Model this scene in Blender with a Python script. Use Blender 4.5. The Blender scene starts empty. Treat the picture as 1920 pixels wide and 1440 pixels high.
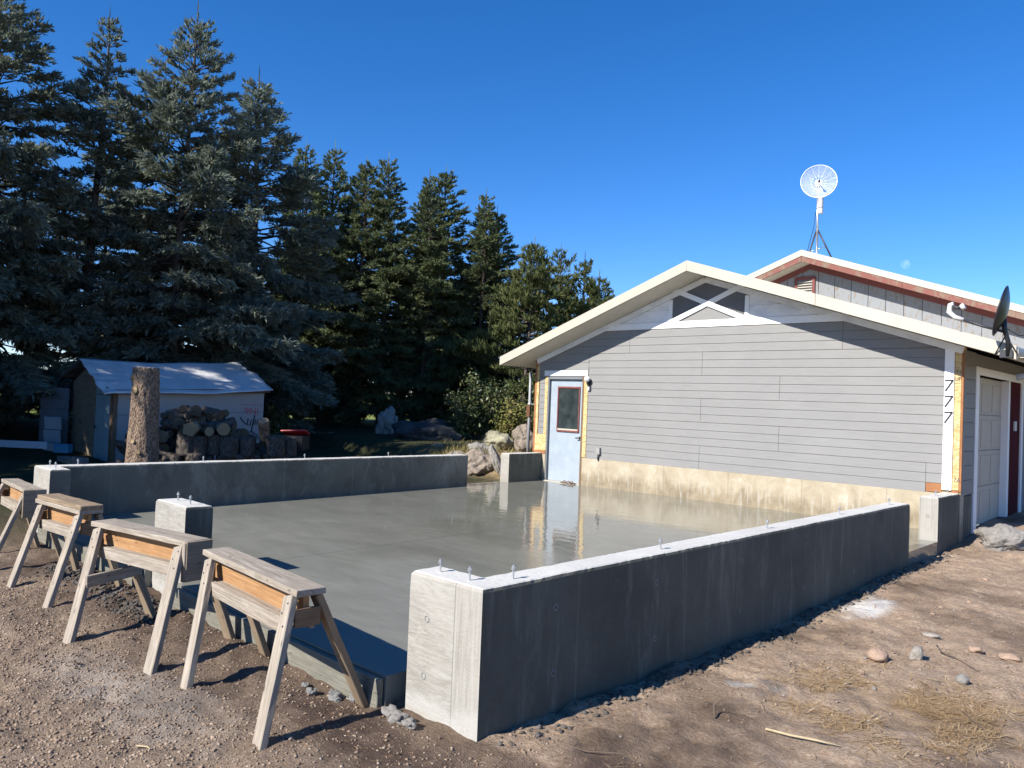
import bpy, bmesh, math, random
import numpy as np
from mathutils import Vector, Matrix, noise
R = math.radians
rng = np.random.default_rng(7)
random.seed(7)
S = bpy.context.scene
COL = S.collection

# ------------------------------------------------------------------ camera
cam = bpy.data.cameras.new('camera')
camo = bpy.data.objects.new('camera', cam)
COL.objects.link(camo)
YAW, PITCH, ROLL = -0.763, 0.024, 0.040
cy, sy, cp, sp, cr, sr = math.cos(YAW), math.sin(YAW), math.cos(PITCH), math.sin(PITCH), math.cos(ROLL), math.sin(ROLL)
fw = Vector((sy*cp, cy*cp, sp)); rt = Vector((cy, -sy, 0)); up = rt.cross(fw)
r2 = rt*cr + up*sr; u2 = -rt*sr + up*cr
M = Matrix(((r2.x, u2.x, -fw.x, 10.736), (r2.y, u2.y, -fw.y, -11.966), (r2.z, u2.z, -fw.z, 1.533), (0, 0, 0, 1)))
camo.matrix_world = M
cam.sensor_width = 36; cam.lens = 1469.975/1920*36
cam.clip_start = 0.05; cam.clip_end = 3000
S.camera = camo

# ------------------------------------------------------------------ light
SUN = Vector((-0.15, -1.0, 0.74)).normalized()          # towards the sun
ELEV = math.asin(SUN.z)
w = bpy.data.worlds.new('World'); S.world = w; w.use_nodes = True
wn = w.node_tree; wn.nodes.clear()
sky = wn.nodes.new('ShaderNodeTexSky'); sky.sky_type = 'NISHITA'; sky.sun_disc = False
sky.sun_elevation = ELEV; sky.sun_rotation = math.atan2(SUN.x, SUN.y)
sky.altitude = 1900; sky.air_density = 1.0; sky.dust_density = 0.0; sky.ozone_density = 3.0
hs = wn.nodes.new('ShaderNodeHueSaturation'); hs.inputs['Saturation'].default_value = 1.32
bg = wn.nodes.new('ShaderNodeBackground'); bg.inputs[1].default_value = 0.098
wo = wn.nodes.new('ShaderNodeOutputWorld')
wn.links.new(sky.outputs[0], hs.inputs['Color']); tint = wn.nodes.new('ShaderNodeMix'); tint.data_type = 'RGBA'; tint.blend_type = 'MULTIPLY'; tint.inputs[0].default_value = 1.0; tint.inputs[7].default_value = (1.0, .975, 1.14, 1)
wn.links.new(hs.outputs[0], tint.inputs[6]); wn.links.new(tint.outputs[2], bg.inputs[0]); wn.links.new(bg.outputs[0], wo.inputs[0])
sun = bpy.data.lights.new('sun', 'SUN'); sun.energy = 5.0; sun.angle = R(0.53); sun.color = (1.0, 0.945, 0.86)
suno = bpy.data.objects.new('sun', sun); COL.objects.link(suno)
suno.rotation_euler = SUN.to_track_quat('Z', 'Y').to_euler(); suno.location = (0, -30, 30)
S.view_settings.view_transform = 'Standard'; S.view_settings.look = 'None'
S.view_settings.exposure = 0.82; S.view_settings.gamma = 1.0; S.view_settings.use_curve_mapping = False
S.cycles.max_bounces = 6; S.cycles.transparent_max_bounces = 8

# ------------------------------------------------------------------ helpers
def tag(o, label=None, cat=None, group=None, kind=None):
    if label: o['label'] = label
    if cat: o['category'] = cat
    if group: o['group'] = group
    if kind: o['kind'] = kind
    return o
def link(name, me, mat=None, parent=None, loc=(0, 0, 0), smooth=False):
    o = bpy.data.objects.new(name, me); COL.objects.link(o)
    if mat is not None:
        for m in (mat if isinstance(mat, (list, tuple)) else [mat]): me.materials.append(m)
    if smooth: me.polygons.foreach_set('use_smooth', [True]*len(me.polygons))
    o.location = loc
    if parent: o.parent = parent
    return o
def empty(name, loc, rz=0.0):
    o = bpy.data.objects.new(name, None); COL.objects.link(o); o.location = loc; o.rotation_euler.z = rz
    o.empty_display_size = 0.2
    return o
def pyd(name, v, f, mat, parent=None, loc=(0, 0, 0), smooth=False):
    me = bpy.data.meshes.new(name); me.from_pydata([tuple(x) for x in v], [], [tuple(x) for x in f]); me.update()
    return link(name, me, mat, parent, loc, smooth)
def fast_mesh(name, V, F):
    """V (n,3) floats, F (m,k) ints, all faces of k corners"""
    me = bpy.data.meshes.new(name); V = np.asarray(V, np.float32); F = np.asarray(F, np.int32); k = F.shape[1]
    me.vertices.add(len(V)); me.vertices.foreach_set('co', V.ravel())
    me.loops.add(F.size); me.loops.foreach_set('vertex_index', F.ravel())
    me.polygons.add(len(F)); me.polygons.foreach_set('loop_start', np.arange(0, F.size, k, dtype=np.int32))
    me.update(calc_edges=True); me.validate()
    return me
def org(parent):
    return parent.matrix_world_loc if False else (Vector(parent.location) + (org(parent.parent) if parent.parent else Vector())) if parent else Vector()
def box_me(name, sx, sy, sz, bev=0.004, jit=0.0, cuts=0):
    bm = bmesh.new(); bmesh.ops.create_cube(bm, size=1.0)
    for v in bm.verts: v.co = Vector((v.co.x*sx, v.co.y*sy, v.co.z*sz))
    if cuts:
        es = [e for e in bm.edges if abs((e.verts[0].co-e.verts[1].co).x) > 0.5*sx]
        bmesh.ops.subdivide_edges(bm, edges=es, cuts=cuts, use_grid_fill=True)
    if bev: bmesh.ops.bevel(bm, geom=[e for e in bm.edges if len(e.link_faces) == 2 and e.calc_face_angle(0) > 0.5], offset=bev, segments=1, affect='EDGES')
    if jit:
        for v in bm.verts: v.co += Vector((random.uniform(-1, 1), random.uniform(-1, 1), random.uniform(-1, 1)))*jit
    me = bpy.data.meshes.new(name); bm.to_mesh(me); bm.free(); return me
def box(name, x0, x1, y0, y1, z0, z1, mat, parent=None, bev=0.003, label=None):
    """axis aligned box given in world coordinates; its long axis is the grain of its object space"""
    c = Vector(((x0+x1)/2, (y0+y1)/2, (z0+z1)/2)); d = [x1-x0, y1-y0, z1-z0]
    ax = d.index(max(d))
    if ax == 0: me = box_me(name, d[0], d[1], d[2], bev); rot = (0, 0, 0)
    elif ax == 1: me = box_me(name, d[1], d[0], d[2], bev); rot = (0, 0, R(90))
    else: me = box_me(name, d[2], d[1], d[0], bev); rot = (0, R(-90), 0)
    o = link(name, me, mat, parent, c-org(parent)); o.rotation_euler = rot
    if label: o['label'] = label
    return o
def bar(name, p, q, width, thick, wdir, mat, parent=None, bev=0.003, jit=0.0, cuts=0):
    """a board from p to q; wdir is the direction of its width"""
    p, q = Vector(p), Vector(q); x = (q-p); L = x.length; x.normalize()
    y = Vector(wdir); y = (y - x*y.dot(x)).normalized(); z = x.cross(y)
    me = box_me(name, L, width, thick, bev, jit, cuts)
    o = link(name, me, mat, parent)
    m = Matrix((x, y, z)).transposed().to_4x4(); o.matrix_local = Matrix.Translation((p+q)/2-org(parent)) @ m
    return o
def tube_geo(pts, r, n=8, V=None, F=None):
    V = [] if V is None else V; F = [] if F is None else F
    rr = r if isinstance(r, (list, tuple)) else [r]*len(pts); b = len(V); P = [Vector(p) for p in pts]
    t = (P[1]-P[0]).normalized(); a = t.orthogonal().normalized()
    for i, p in enumerate(P):
        t = (P[min(i+1, len(P)-1)]-P[max(i-1, 0)]).normalized(); a = (a - t*a.dot(t)).normalized(); c = t.cross(a)
        for k in range(n):
            g = 2*math.pi*k/n; V.append(p + (a*math.cos(g)+c*math.sin(g))*rr[i])
    for i in range(len(P)-1):
        for k in range(n):
            k2 = (k+1) % n; F.append((b+i*n+k, b+i*n+k2, b+(i+1)*n+k2, b+(i+1)*n+k))
    F.append(tuple(b+k for k in range(n))[::-1]); F.append(tuple(b+(len(P)-1)*n+k for k in range(n)))
    return V, F
def tube(name, pts, r, mat, parent=None, n=8, smooth=True):
    V, F = tube_geo(pts, r, n); o_ = org(parent)
    return pyd(name, [v-o_ for v in V], F, mat, parent, (0, 0, 0), smooth)
def prism(name, pts, ext, mat, parent=None, bev=0.0):
    """planar polygon pts (world) extruded by vector ext"""
    bm = bmesh.new(); o_ = org(parent); ext = Vector(ext)
    a = [bm.verts.new(Vector(p)-o_) for p in pts]; b = [bm.verts.new(Vector(p)-o_+ext) for p in pts]; n = len(pts)
    bm.faces.new(a); bm.faces.new(b[::-1])
    for i in range(n): bm.faces.new((a[i], b[i], b[(i+1) % n], a[(i+1) % n]))
    bmesh.ops.recalc_face_normals(bm, faces=bm.faces)
    if bev: bmesh.ops.bevel(bm, geom=list(bm.edges), offset=bev, segments=1, affect='EDGES')
    me = bpy.data.meshes.new(name); bm.to_mesh(me); bm.free()
    return link(name, me, mat, parent)
def lerp(a, b, t): return a+(b-a)*t
def sstep(x, a, b):
    t = np.clip((x-a)/(b-a), 0, 1); return t*t*(3-2*t)

# ------------------------------------------------------------------ materials
class NT:
    def __init__(s, name, rough=0.7, spec=0.4):
        s.m = bpy.data.materials.new(name); s.m.use_nodes = True; s.t = s.m.node_tree; s.t.nodes.clear()
        s.o = s.n('ShaderNodeOutputMaterial'); s.b = s.n('ShaderNodeBsdfPrincipled')
        s.b.inputs['Roughness'].default_value = rough; s.b.inputs['Specular IOR Level'].default_value = spec
        s.l(s.b.outputs[0], s.o.inputs[0])
    def n(s, t, **k):
        x = s.t.nodes.new(t)
        for a, v in k.items(): setattr(x, a, v)
        return x
    def l(s, a, b): s.t.links.new(a, b)
    def set(s, sock, v):
        if hasattr(v, 'links'): s.l(v, sock)
        else: sock.default_value = v
    def coord(s, kind='Object', scale=(1, 1, 1), rnd=False, rot=(0, 0, 0)):
        if kind == 'Position': c = s.n('ShaderNodeNewGeometry').outputs['Position']
        else: c = s.n('ShaderNodeTexCoord').outputs[kind]
        mp = s.n('ShaderNodeMapping'); s.l(c, mp.inputs[0]); mp.inputs['Scale'].default_value = scale; mp.inputs['Rotation'].default_value = rot
        if rnd:
            oi = s.n('ShaderNodeObjectInfo'); ml = s.n('ShaderNodeMath', operation='MULTIPLY'); s.l(oi.outputs['Random'], ml.inputs[0]); ml.inputs[1].default_value = 37.0
            cb = s.n('ShaderNodeCombineXYZ'); s.l(ml.outputs[0], cb.inputs[0]); s.l(ml.outputs[0], cb.inputs[2]); s.l(cb.outputs[0], mp.inputs[1])
        return mp.outputs[0]
    def noise(s, co, scale=5, detail=6, rough=0.6, dist=0.0):
        x = s.n('ShaderNodeTexNoise'); s.l(co, x.inputs['Vector']); x.inputs['Scale'].default_value = scale; x.inputs['Detail'].default_value = detail
        x.inputs['Roughness'].default_value = rough; x.inputs['Distortion'].default_value = dist; return x.outputs['Fac']
    def voro(s, co, scale=5, feature='F1', out='Distance'):
        x = s.n('ShaderNodeTexVoronoi', feature=feature); s.l(co, x.inputs['Vector']); x.inputs['Scale'].default_value = scale; return x.outputs[out]
    def ramp(s, f, stops):
        x = s.n('ShaderNodeValToRGB'); s.l(f, x.inputs[0]); e = x.color_ramp.elements
        while len(e) > 1: e.remove(e[-1])
        e[0].position = stops[0][0]; e[0].color = s.c4(stops[0][1])
        for p, c in stops[1:]: q = e.new(p); q.color = s.c4(c)
        return x.outputs[0]
    def c4(s, c):
        return (c, c, c, 1) if isinstance(c, (int, float)) else (*c, 1)[:4]
    def mix(s, f, a, b, mode='MIX'):
        x = s.n('ShaderNodeMix', data_type='RGBA', blend_type=mode); s.set(x.inputs[0], f)
        for sk, v in ((x.inputs[6], a), (x.inputs[7], b)): s.set(sk, v if hasattr(v, 'links') else s.c4(v))
        return x.outputs[2]
    def math(s, op, a, b=0.0, clamp=False):
        x = s.n('ShaderNodeMath', operation=op, use_clamp=clamp); s.set(x.inputs[0], a); s.set(x.inputs[1], b); return x.outputs[0]
    def mr(s, v, a, b, c=0.0, d=1.0):
        x = s.n('ShaderNodeMapRange'); s.set(x.inputs[0], v)
        for i, q in enumerate((a, b, c, d)): x.inputs[1+i].default_value = q
        return x.outputs[0]
    def sep(s, co):
        x = s.n('ShaderNodeSeparateXYZ'); s.l(co, x.inputs[0]); return x.outputs
    def bump(s, h, strength=0.5, dist=0.01, prev=None):
        x = s.n('ShaderNodeBump'); x.inputs['Strength'].default_value = strength; x.inputs['Distance'].default_value = dist; s.l(h, x.inputs['Height'])
        if prev: s.l(prev, x.inputs['Normal'])
        s.l(x.outputs[0], s.b.inputs['Normal']); return x.outputs[0]
    def col(s, v): s.set(s.b.inputs['Base Color'], v if hasattr(v, 'links') else s.c4(v))
    def rough(s, v): s.set(s.b.inputs['Roughness'], v)

def paint(name, c, rough=0.55, var=0.12, scale=3.0, bump=0.15, dirt=None, spec=0.4):
    n = NT(name, rough, spec); co = n.coord('Position')
    f = n.noise(co, scale, 5, .65); a = tuple(x*(1-var) for x in c); b = tuple(min(1, x*(1+var)) for x in c)
    k = n.ramp(f, [(.3, a), (.7, b)])
    if dirt:
        d = n.noise(co, 9, 8, .75); k = n.mix(n.ramp(d, [(.55, 0), (.75, .8)]), k, dirt)
    n.col(k); n.bump(n.noise(co, 60, 4), bump, .004); return n.m
def wood(name, cols, rough=0.8, grain=1.0, bump=.35, knots=True, dirt=None):
    n = NT(name, rough, .25); co = n.coord('Object', (1.2, 14*grain, 14*grain), rnd=True)
    f = n.noise(co, 2.2, 9, .7, 1.2); k = n.ramp(f, [(.22, cols[0]), (.48, cols[1]), (.78, cols[2])])
    co2 = n.coord('Object', (.5, 34, 34), rnd=True); g = n.noise(co2, 3, 6, .6); k = n.mix(n.mr(g, .35, .7, 0, .45), k, tuple(x*.45 for x in cols[0]))
    if knots:
        vo = n.voro(n.coord('Object', (5, 16, 16), rnd=True), 1.0); k = n.mix(n.mr(vo, .06, .13, .75, 0), k, tuple(x*.3 for x in cols[0]))
    big = n.noise(n.coord('Object', (2, 2, 2), rnd=True), 2.2, 4); k = n.mix(n.mr(big, .4, .75, 0, .5), k, tuple(x*.6 for x in cols[1]))
    if dirt: k = n.mix(n.mr(n.noise(n.coord('Object', (4, 4, 4), rnd=True), 3, 6, .7), .55, .7, 0, .7), k, dirt)
    n.col(k); h = n.math('ADD', f, g); n.bump(h, bump, .006); return n.m
def concrete(name, c, var=.25, stain=None, grain=None, rough=.85, joints=None, bump=.3, stainr=(.5, .7), sx=1.0):
    n = NT(name, rough, .3); co = n.coord('Position')
    f = n.noise(co, 1.3, 8, .65, .3); k = n.ramp(f, [(.28, tuple(x*(1-var) for x in c)), (.72, tuple(x*(1+var) for x in c))])
    fine = n.noise(co, 45, 6, .7); k = n.mix(n.mr(fine, .35, .7, .0, .35), k, tuple(x*.6 for x in c))
    h = fine
    if stain:
        st = n.noise(n.coord('Position', (5*sx, 5*sx, .9)), 1.0, 8, .75, .4); k = n.mix(n.ramp(st, [(stainr[0], 0), (stainr[1], 1)]), k, stain)
    if grain:
        g = n.noise(n.coord('Position', grain), 1.0, 7, .7, 2.5); k = n.mix(n.mr(g, .38, .66, 0, .6), k, tuple(min(.8, x*1.55) for x in c)); h = n.math('ADD', fine, g)
    if joints:
        for ax, per, off, wd in joints:
            p = n.sep(co)[ax]; fr = n.math('ABSOLUTE', n.math('SUBTRACT', n.math('FRACT', n.math('DIVIDE', n.math('SUBTRACT', p, off), per)), .5))
            ln = n.mr(fr, .5-wd/per, .5-wd*.4/per, 0, 1)
            k = n.mix(n.math('MULTIPLY', ln, .35), k, tuple(min(.8, x*1.7) for x in c))
    pits = n.voro(co, 42); k = n.mix(n.mr(pits, .05, .12, .5, 0), k, tuple(x*.45 for x in c))
    n.col(k); n.bump(h, bump, .006); return n.m

M_ = {}
M_['wall_side'] = concrete('shade toned damp concrete', (.106, .101, .080), .32, stain=(.21, .20, .165), joints=[(1, 1.22, .3, .012)], stainr=(.53, .76), bump=.35)  # damp sides, darkened further so the colour carries the wall's shade
M_['wall_blotch'] = concrete('blotchy damp wall in shade tone', (.140, .134, .108), .42, stain=(.28, .27, .225), joints=[(1, 1.22, .3, .012)], stainr=(.5, .72), bump=.35, sx=.3)  # real blotches; base tone darkened for the shaded inner face
def wallfront():
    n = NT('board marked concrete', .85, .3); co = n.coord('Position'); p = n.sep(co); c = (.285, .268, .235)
    f = n.noise(co, 1.6, 8, .65, .3); k = n.ramp(f, [(.28, tuple(x*.8 for x in c)), (.72, tuple(x*1.2 for x in c))])
    g1 = n.noise(n.coord('Position', (2.4, 1.0, 13)), 1.0, 8, .72, 3.5); g2 = n.noise(n.coord('Position', (34, 1.0, 1.2)), 1.0, 6, .7, .8)
    seam = 7.585; m = n.mr(p[0], seam-.004, seam+.004, 0, 1); g = n.math('ADD', n.math('MULTIPLY', g1, n.math('SUBTRACT', 1.0, m)), n.math('MULTIPLY', g2, m))
    k = n.mix(n.mr(g, .42, .62, 0, .5), k, (.42, .405, .37)); k = n.mix(n.mr(g, .42, .28, 0, .5), k, (.20, .185, .16))
    ln = n.mr(n.math('ABSOLUTE', n.math('SUBTRACT', p[0], seam)), .006, .002, 0, .6); k = n.mix(ln, k, (.15, .145, .13))
    low = n.mr(n.math('ADD', p[2], n.math('MULTIPLY', n.math('SUBTRACT', n.noise(co, 7, 6, .7), .5), .25)), -.10, -.17, 0, .5); k = n.mix(low, k, (.43, .42, .39))
    pits = n.voro(co, 30); k = n.mix(n.mr(pits, .04, .10, .6, 0), k, (.12, .11, .10)); n.col(k); n.bump(n.math('ADD', g, n.noise(co, 45, 6, .7)), .6, .006); return n.m
M_['wall_front'] = wallfront()
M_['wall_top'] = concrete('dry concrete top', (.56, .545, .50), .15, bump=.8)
def oldf():
    n = NT('old stained foundation', .85, .3); co = n.coord('Position'); z = n.sep(co)[2]
    f = n.noise(co, 3.0, 8, .7, .4); k = n.ramp(f, [(.3, (.29, .24, .165)), (.55, (.385, .33, .24)), (.75, (.49, .455, .385))])
    lvl = n.math('ADD', z, n.math('MULTIPLY', n.math('SUBTRACT', n.noise(n.coord('Position', (4, 4, .8)), 1.6, 7, .75), .5), .55))
    k = n.mix(n.mr(lvl, .30, .12, 0, .75), k, n.ramp(f, [(.3, (.12, .095, .06)), (.7, (.28, .225, .145))]))
    dr = n.noise(n.coord('Position', (16, 16, 1.6)), 1.0, 6, .7); k = n.mix(n.math('MULTIPLY', n.mr(dr, .52, .66, 0, .6), n.mr(lvl, .45, .2, 0, 1)), k, (.46, .44, .39))
    k = n.mix(n.mr(n.noise(co, 26, 6, .8), .58, .72, 0, .6), k, (.16, .12, .08))
    x = n.sep(co)[0]; fr = n.math('ABSOLUTE', n.math('SUBTRACT', n.math('FRACT', n.math('DIVIDE', n.math('SUBTRACT', x, 3.1), 1.25)), .5)); k = n.mix(n.mr(fr, .488, .496, 0, .4), k, (.2, .16, .11))
    n.col(k); n.bump(n.noise(co, 40, 6), .4, .006); return n.m
M_['old_found'] = oldf()
M_['weathered'] = wood('weathered grey wood', ((.15, .12, .09), (.34, .29, .232), (.53, .475, .40)))
M_['fresh'] = wood('orange pine', ((.26, .125, .05), (.40, .22, .10), (.48, .31, .16)), grain=.8)
M_['brown'] = wood('brown sawn wood', ((.10, .06, .035), (.2, .13, .08), (.3, .21, .13)))
M_['redwood'] = wood('reddish framing wood', ((.22, .09, .04), (.36, .16, .07), (.45, .23, .11)))
M_['oldply'] = wood('weathered plywood', ((.17, .125, .085), (.31, .24, .165), (.45, .36, .27)), grain=.5)
M_['siding'] = None
def siding():
    n = NT('grey siding paint', .62, .35); co = n.coord('Position', (1.5, 1.5, 22)); f = n.noise(co, 2.4, 7, .65, .8)
    k = n.ramp(f, [(.25, (.190, .188, .184)), (.75, (.234, .231, .225))])
    k = n.mix(n.mr(n.noise(n.coord('Position'), 1.1, 5),   .45, .75, 0, .4), k, (.258, .255, .248))
    k = n.mix(n.ramp(n.noise(n.coord('Position', (1, 1, .8)), 26, 8, .8), [(.7, 0), (.8, .5)]), k, (.42, .41, .39))
    n.col(k); n.bump(f, .25, .004); return n.m
M_['siding'] = siding()
M_['white'] = paint('white trim paint', (.82, .82, .81), .5, .04, 2, .1)
M_['cream'] = paint('cream metal fascia', (.44, .405, .335), .45, .05, 1.2, .08)
M_['soffit'] = paint('soffit board', (.52, .49, .42), .7, .1, 4, .3)
def gablewhite():
    n = NT('thin white primer over grey', .6, .3); f = n.noise(n.coord('Position', (1, 1, 1.6)), 2.2, 6, .65, .6)
    n.col(n.ramp(f, [(.32, (.62, .63, .64)), (.58, (.82, .82, .82))])); n.bump(f, .1, .003); return n.m
M_['gable'] = gablewhite()
M_['darkvent'] = paint('dark grey and shaded vent tone', (.125, .127, .13), .6, .12, 3)  # on the gable vent it stands for siding in eave shade
def osb():
    n = NT('yellow strand board', .75, .3); co = n.coord('Position', (1, 1, 1)); v = n.voro(n.coord('Position', (22, 22, 60)), 1.0, out='Color')
    f = n.n('ShaderNodeSeparateColor'); n.l(v, f.inputs[0]); k = n.ramp(f.outputs[0], [(0, (.38, .24, .10)), (.5, (.50, .36, .165)), (1, (.61, .49, .28))])
    k = n.mix(n.mr(n.noise(co, 4, 5), .45, .7, 0, .5), k, (.62, .46, .22)); n.col(k); n.bump(f.outputs[0], .2, .004); return n.m
M_['osb'] = osb()
M_['doorblue'] = paint('faded blue door paint', (.30, .35, .40), .5, .1, 4, .15, dirt=(.24, .285, .325))
M_['redtrim'] = paint('dull red trim paint', (.18, .055, .05), .6, .18, 6, .2)
def peel(name, c, under, thr, scale=7, st=(1, 1, .5)):
    n = NT(name, .75, .3); co = n.coord('Position', st); f = n.noise(co, scale, 9, .78, .5)
    k = n.mix(n.ramp(f, [(thr, 0), (thr+.07, 1)]), c, under); n.col(k); n.bump(f, .4, .006); return n.m
M_['redpeel'] = peel('peeling red fascia paint', (.20, .078, .062), (.20, .14, .10), .48, 5)
M_['pinkred'] = peel('faded red frieze', (.17, .055, .05), (.24, .12, .10), .58, 4)
M_['t111'] = peel('peeling grey board paint', (.22, .232, .245), (.20, .16, .12), .53, 8, (2.2, 2.2, .8))
M_['maroon'] = paint('maroon panel', (.075, .016, .02), .9, .2, spec=.05)
M_['glass'] = None
n = NT('dark dusty door glass', .12, .6); n.col(n.ramp(n.noise(n.coord('Position'), 5, 6), [(.35, (.018, .024, .026)), (.7, (.05, .062, .062))])); M_['glass'] = n.m
M_['garagedoor'] = paint('beige garage door', (.46, .41, .335), .6, .05)
M_['metal'] = paint('galvanised steel', (.52, .53, .54), .38, .1, 20, .05); M_['metal'].node_tree.nodes['Principled BSDF'].inputs['Metallic'].default_value = .75
M_['darkmetal'] = paint('dark steel', (.035, .036, .04), .45, .2)
M_['black'] = paint('black enamel', (.016, .017, .02), .38, .2)
M_['lightgrey'] = paint('light grey plastic', (.58, .58, .57), .45, .05)
M_['rust'] = paint('rusty iron', (.12, .055, .025), .8, .4, 20)
M_['bark'] = None
def bark(name, cols, sc=1.0, bump=1.0):
    n = NT(name, .9, .2); co = n.coord('Object', (16*sc, 16*sc, 8*sc)); v = n.voro(co, 2.4); f = n.noise(co, 3.5, 8, .75, .6); h = n.math('ADD', n.math('MULTIPLY', v, .8), f)
    n.col(n.ramp(h, [(.35, cols[0]), (.75, cols[1]), (1.1, cols[2])])); n.bump(h, bump, .03); return n.m
M_['bark'] = bark('spruce bark', ((.04, .026, .018), (.15, .10, .07), (.30, .22, .16)))
M_['darkbark'] = bark('shaded trunk bark', ((.03, .024, .02), (.075, .06, .05), (.12, .10, .085)), .6)
def cutend():
    n = NT('cut log face', .8, .2); co = n.coord('Object'); w_ = n.n('ShaderNodeTexWave', wave_type='RINGS', rings_direction='Z'); n.l(co, w_.inputs[0]); w_.inputs['Scale'].default_value = 22; w_.inputs['Distortion'].default_value = 2
    n.col(n.ramp(w_.outputs['Fac'], [(0, (.21, .145, .085)), (1, (.34, .25, .15))])); n.bump(n.noise(co, 60), .3, .004); return n.m
M_['cut'] = cutend()
def rockm(name, a, b, c):
    n = NT(name, .92, .2); co = n.coord('Object'); f = n.noise(co, 3.5, 9, .72, .3); k = n.ramp(f, [(.3, a), (.5, b), (.72, c)])
    k = n.mix(n.mr(n.voro(co, 20), .05, .2, .35, 0), k, tuple(x*.5 for x in a)); n.col(k); n.bump(n.math('ADD', f, n.noise(co, 22, 6, .7)), .9, .03); return n.m
M_['rock'] = rockm('brown field rock', (.13, .105, .085), (.24, .20, .16), (.34, .29, .24))
M_['lichen'] = rockm('lichen covered rock', (.16, .145, .10), (.30, .28, .19), (.42, .39, .29))
M_['greyrock'] = rockm('grey boulder', (.15, .14, .13), (.25, .235, .215), (.33, .31, .285))
M_['pinkstone'] = rockm('pinkish stone', (.28, .19, .14), (.38, .27, .2), (.45, .34, .26))
M_['palestone'] = rockm('pale limestone', (.24, .22, .19), (.34, .31, .27), (.42, .39, .34))
def islandmat(name, cols, rough=.8, spec=.12, sub=0.0):
    n = NT(name, rough, spec); g = n.n('ShaderNodeNewGeometry'); k = n.ramp(g.outputs['Random Per Island'], [(i/(len(cols)-1), c) for i, c in enumerate(cols)])
    big = n.noise(n.coord('Position'), .9, 4); k = n.mix(n.mr(big, .35, .65, 0, .45), k, tuple(x*.62 for x in cols[0]))
    oi = n.n('ShaderNodeObjectInfo'); k = n.mix(n.math('MULTIPLY', oi.outputs['Random'], .25), k, cols[-1]); n.col(k)
    if sub:
        tl_ = n.n('ShaderNodeBsdfTranslucent'); n.l(k, tl_.inputs[0]); mx = n.n('ShaderNodeMixShader'); mx.inputs[0].default_value = sub; n.l(n.b.outputs[0], mx.inputs[1]); n.l(tl_.outputs[0], mx.inputs[2]); n.l(mx.outputs[0], n.o.inputs[0])
    return n.m
M_['blue'] = islandmat('blue spruce needles', [(.105, .138, .112), (.18, .222, .18), (.28, .325, .275), (.22, .235, .155)], sub=.3)
M_['green'] = islandmat('dark spruce needles', [(.065, .092, .045), (.125, .16, .072), (.20, .23, .098), (.175, .205, .125)], sub=.3)
M_['pine'] = islandmat('pine needles', [(.06, .082, .028), (.105, .135, .045), (.16, .18, .068), (.13, .14, .06)], sub=.3)
M_['leaf'] = islandmat('shrub leaves', [(.035, .06, .018), (.06, .095, .028), (.11, .13, .045), (.14, .12, .04)], .5, .4)
M_['leafy'] = islandmat('yellow green leaves', [(.07, .09, .02), (.13, .15, .035), (.2, .19, .06), (.24, .18, .07)], .55)
M_['gravel'] = islandmat('gravel stones', [(.15, .102, .07), (.25, .178, .125), (.36, .27, .20), (.21, .155, .115), (.46, .38, .30)], .9, .2)
M_['clod'] = islandmat('soil clods', [(.10, .068, .048), (.19, .135, .096), (.29, .21, .15), (.38, .29, .22)], .95, .1)
M_['straw'] = islandmat('dry straw', [(.24, .145, .07), (.40, .27, .14), (.58, .45, .28), (.30, .185, .085)], .8)
M_['drygrass'] = islandmat('dry grass blades', [(.2, .15, .06), (.32, .26, .11), (.2, .21, .07)], .85)
M_['twig'] = paint('dead twig', (.11, .08, .06), .9, .3)
M_['paletwig'] = paint('pale stripped stick', (.40, .32, .20), .8, .2, 20)
M_['mortar'] = rockm('wet concrete lump', (.14, .14, .135), (.22, .22, .21), (.32, .315, .30))
M_['wrap'] = paint('white house wrap', (.34, .335, .325), .4, .08, 1.5, .3, dirt=(.28, .28, .28))
M_['tarp'] = None
n = NT('white metal roofing sheet', .35, .45); co = n.coord('Position'); n.col(n.ramp(n.noise(co, 3, 6), [(.3, (.47, .47, .465)), (.7, (.62, .615, .60))])); n.bump(n.noise(n.coord('Position', (1, 3, 1)), 2.5, 4), .3, .05); M_['tarp'] = n.m
M_['tealdoor'] = paint('faded teal shed door', (.27, .37, .39), .6, .15, 5, .2)
M_['greypanel'] = paint('grey siding offcut', (.14, .16, .18), .6, .12)
M_['palepanel'] = paint('pale slatted panel', (.36, .41, .45), .6, .1)
M_['redplastic'] = paint('red plastic', (.45, .02, .025), .4, .1)
M_['redink'] = paint('red print', (.55, .12, .16), .6, .1)
M_['blackink'] = paint('dark print', (.04, .045, .07), .6, .1)
M_['blueplastic'] = paint('blue plastic', (.08, .28, .42), .4, .1)

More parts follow.
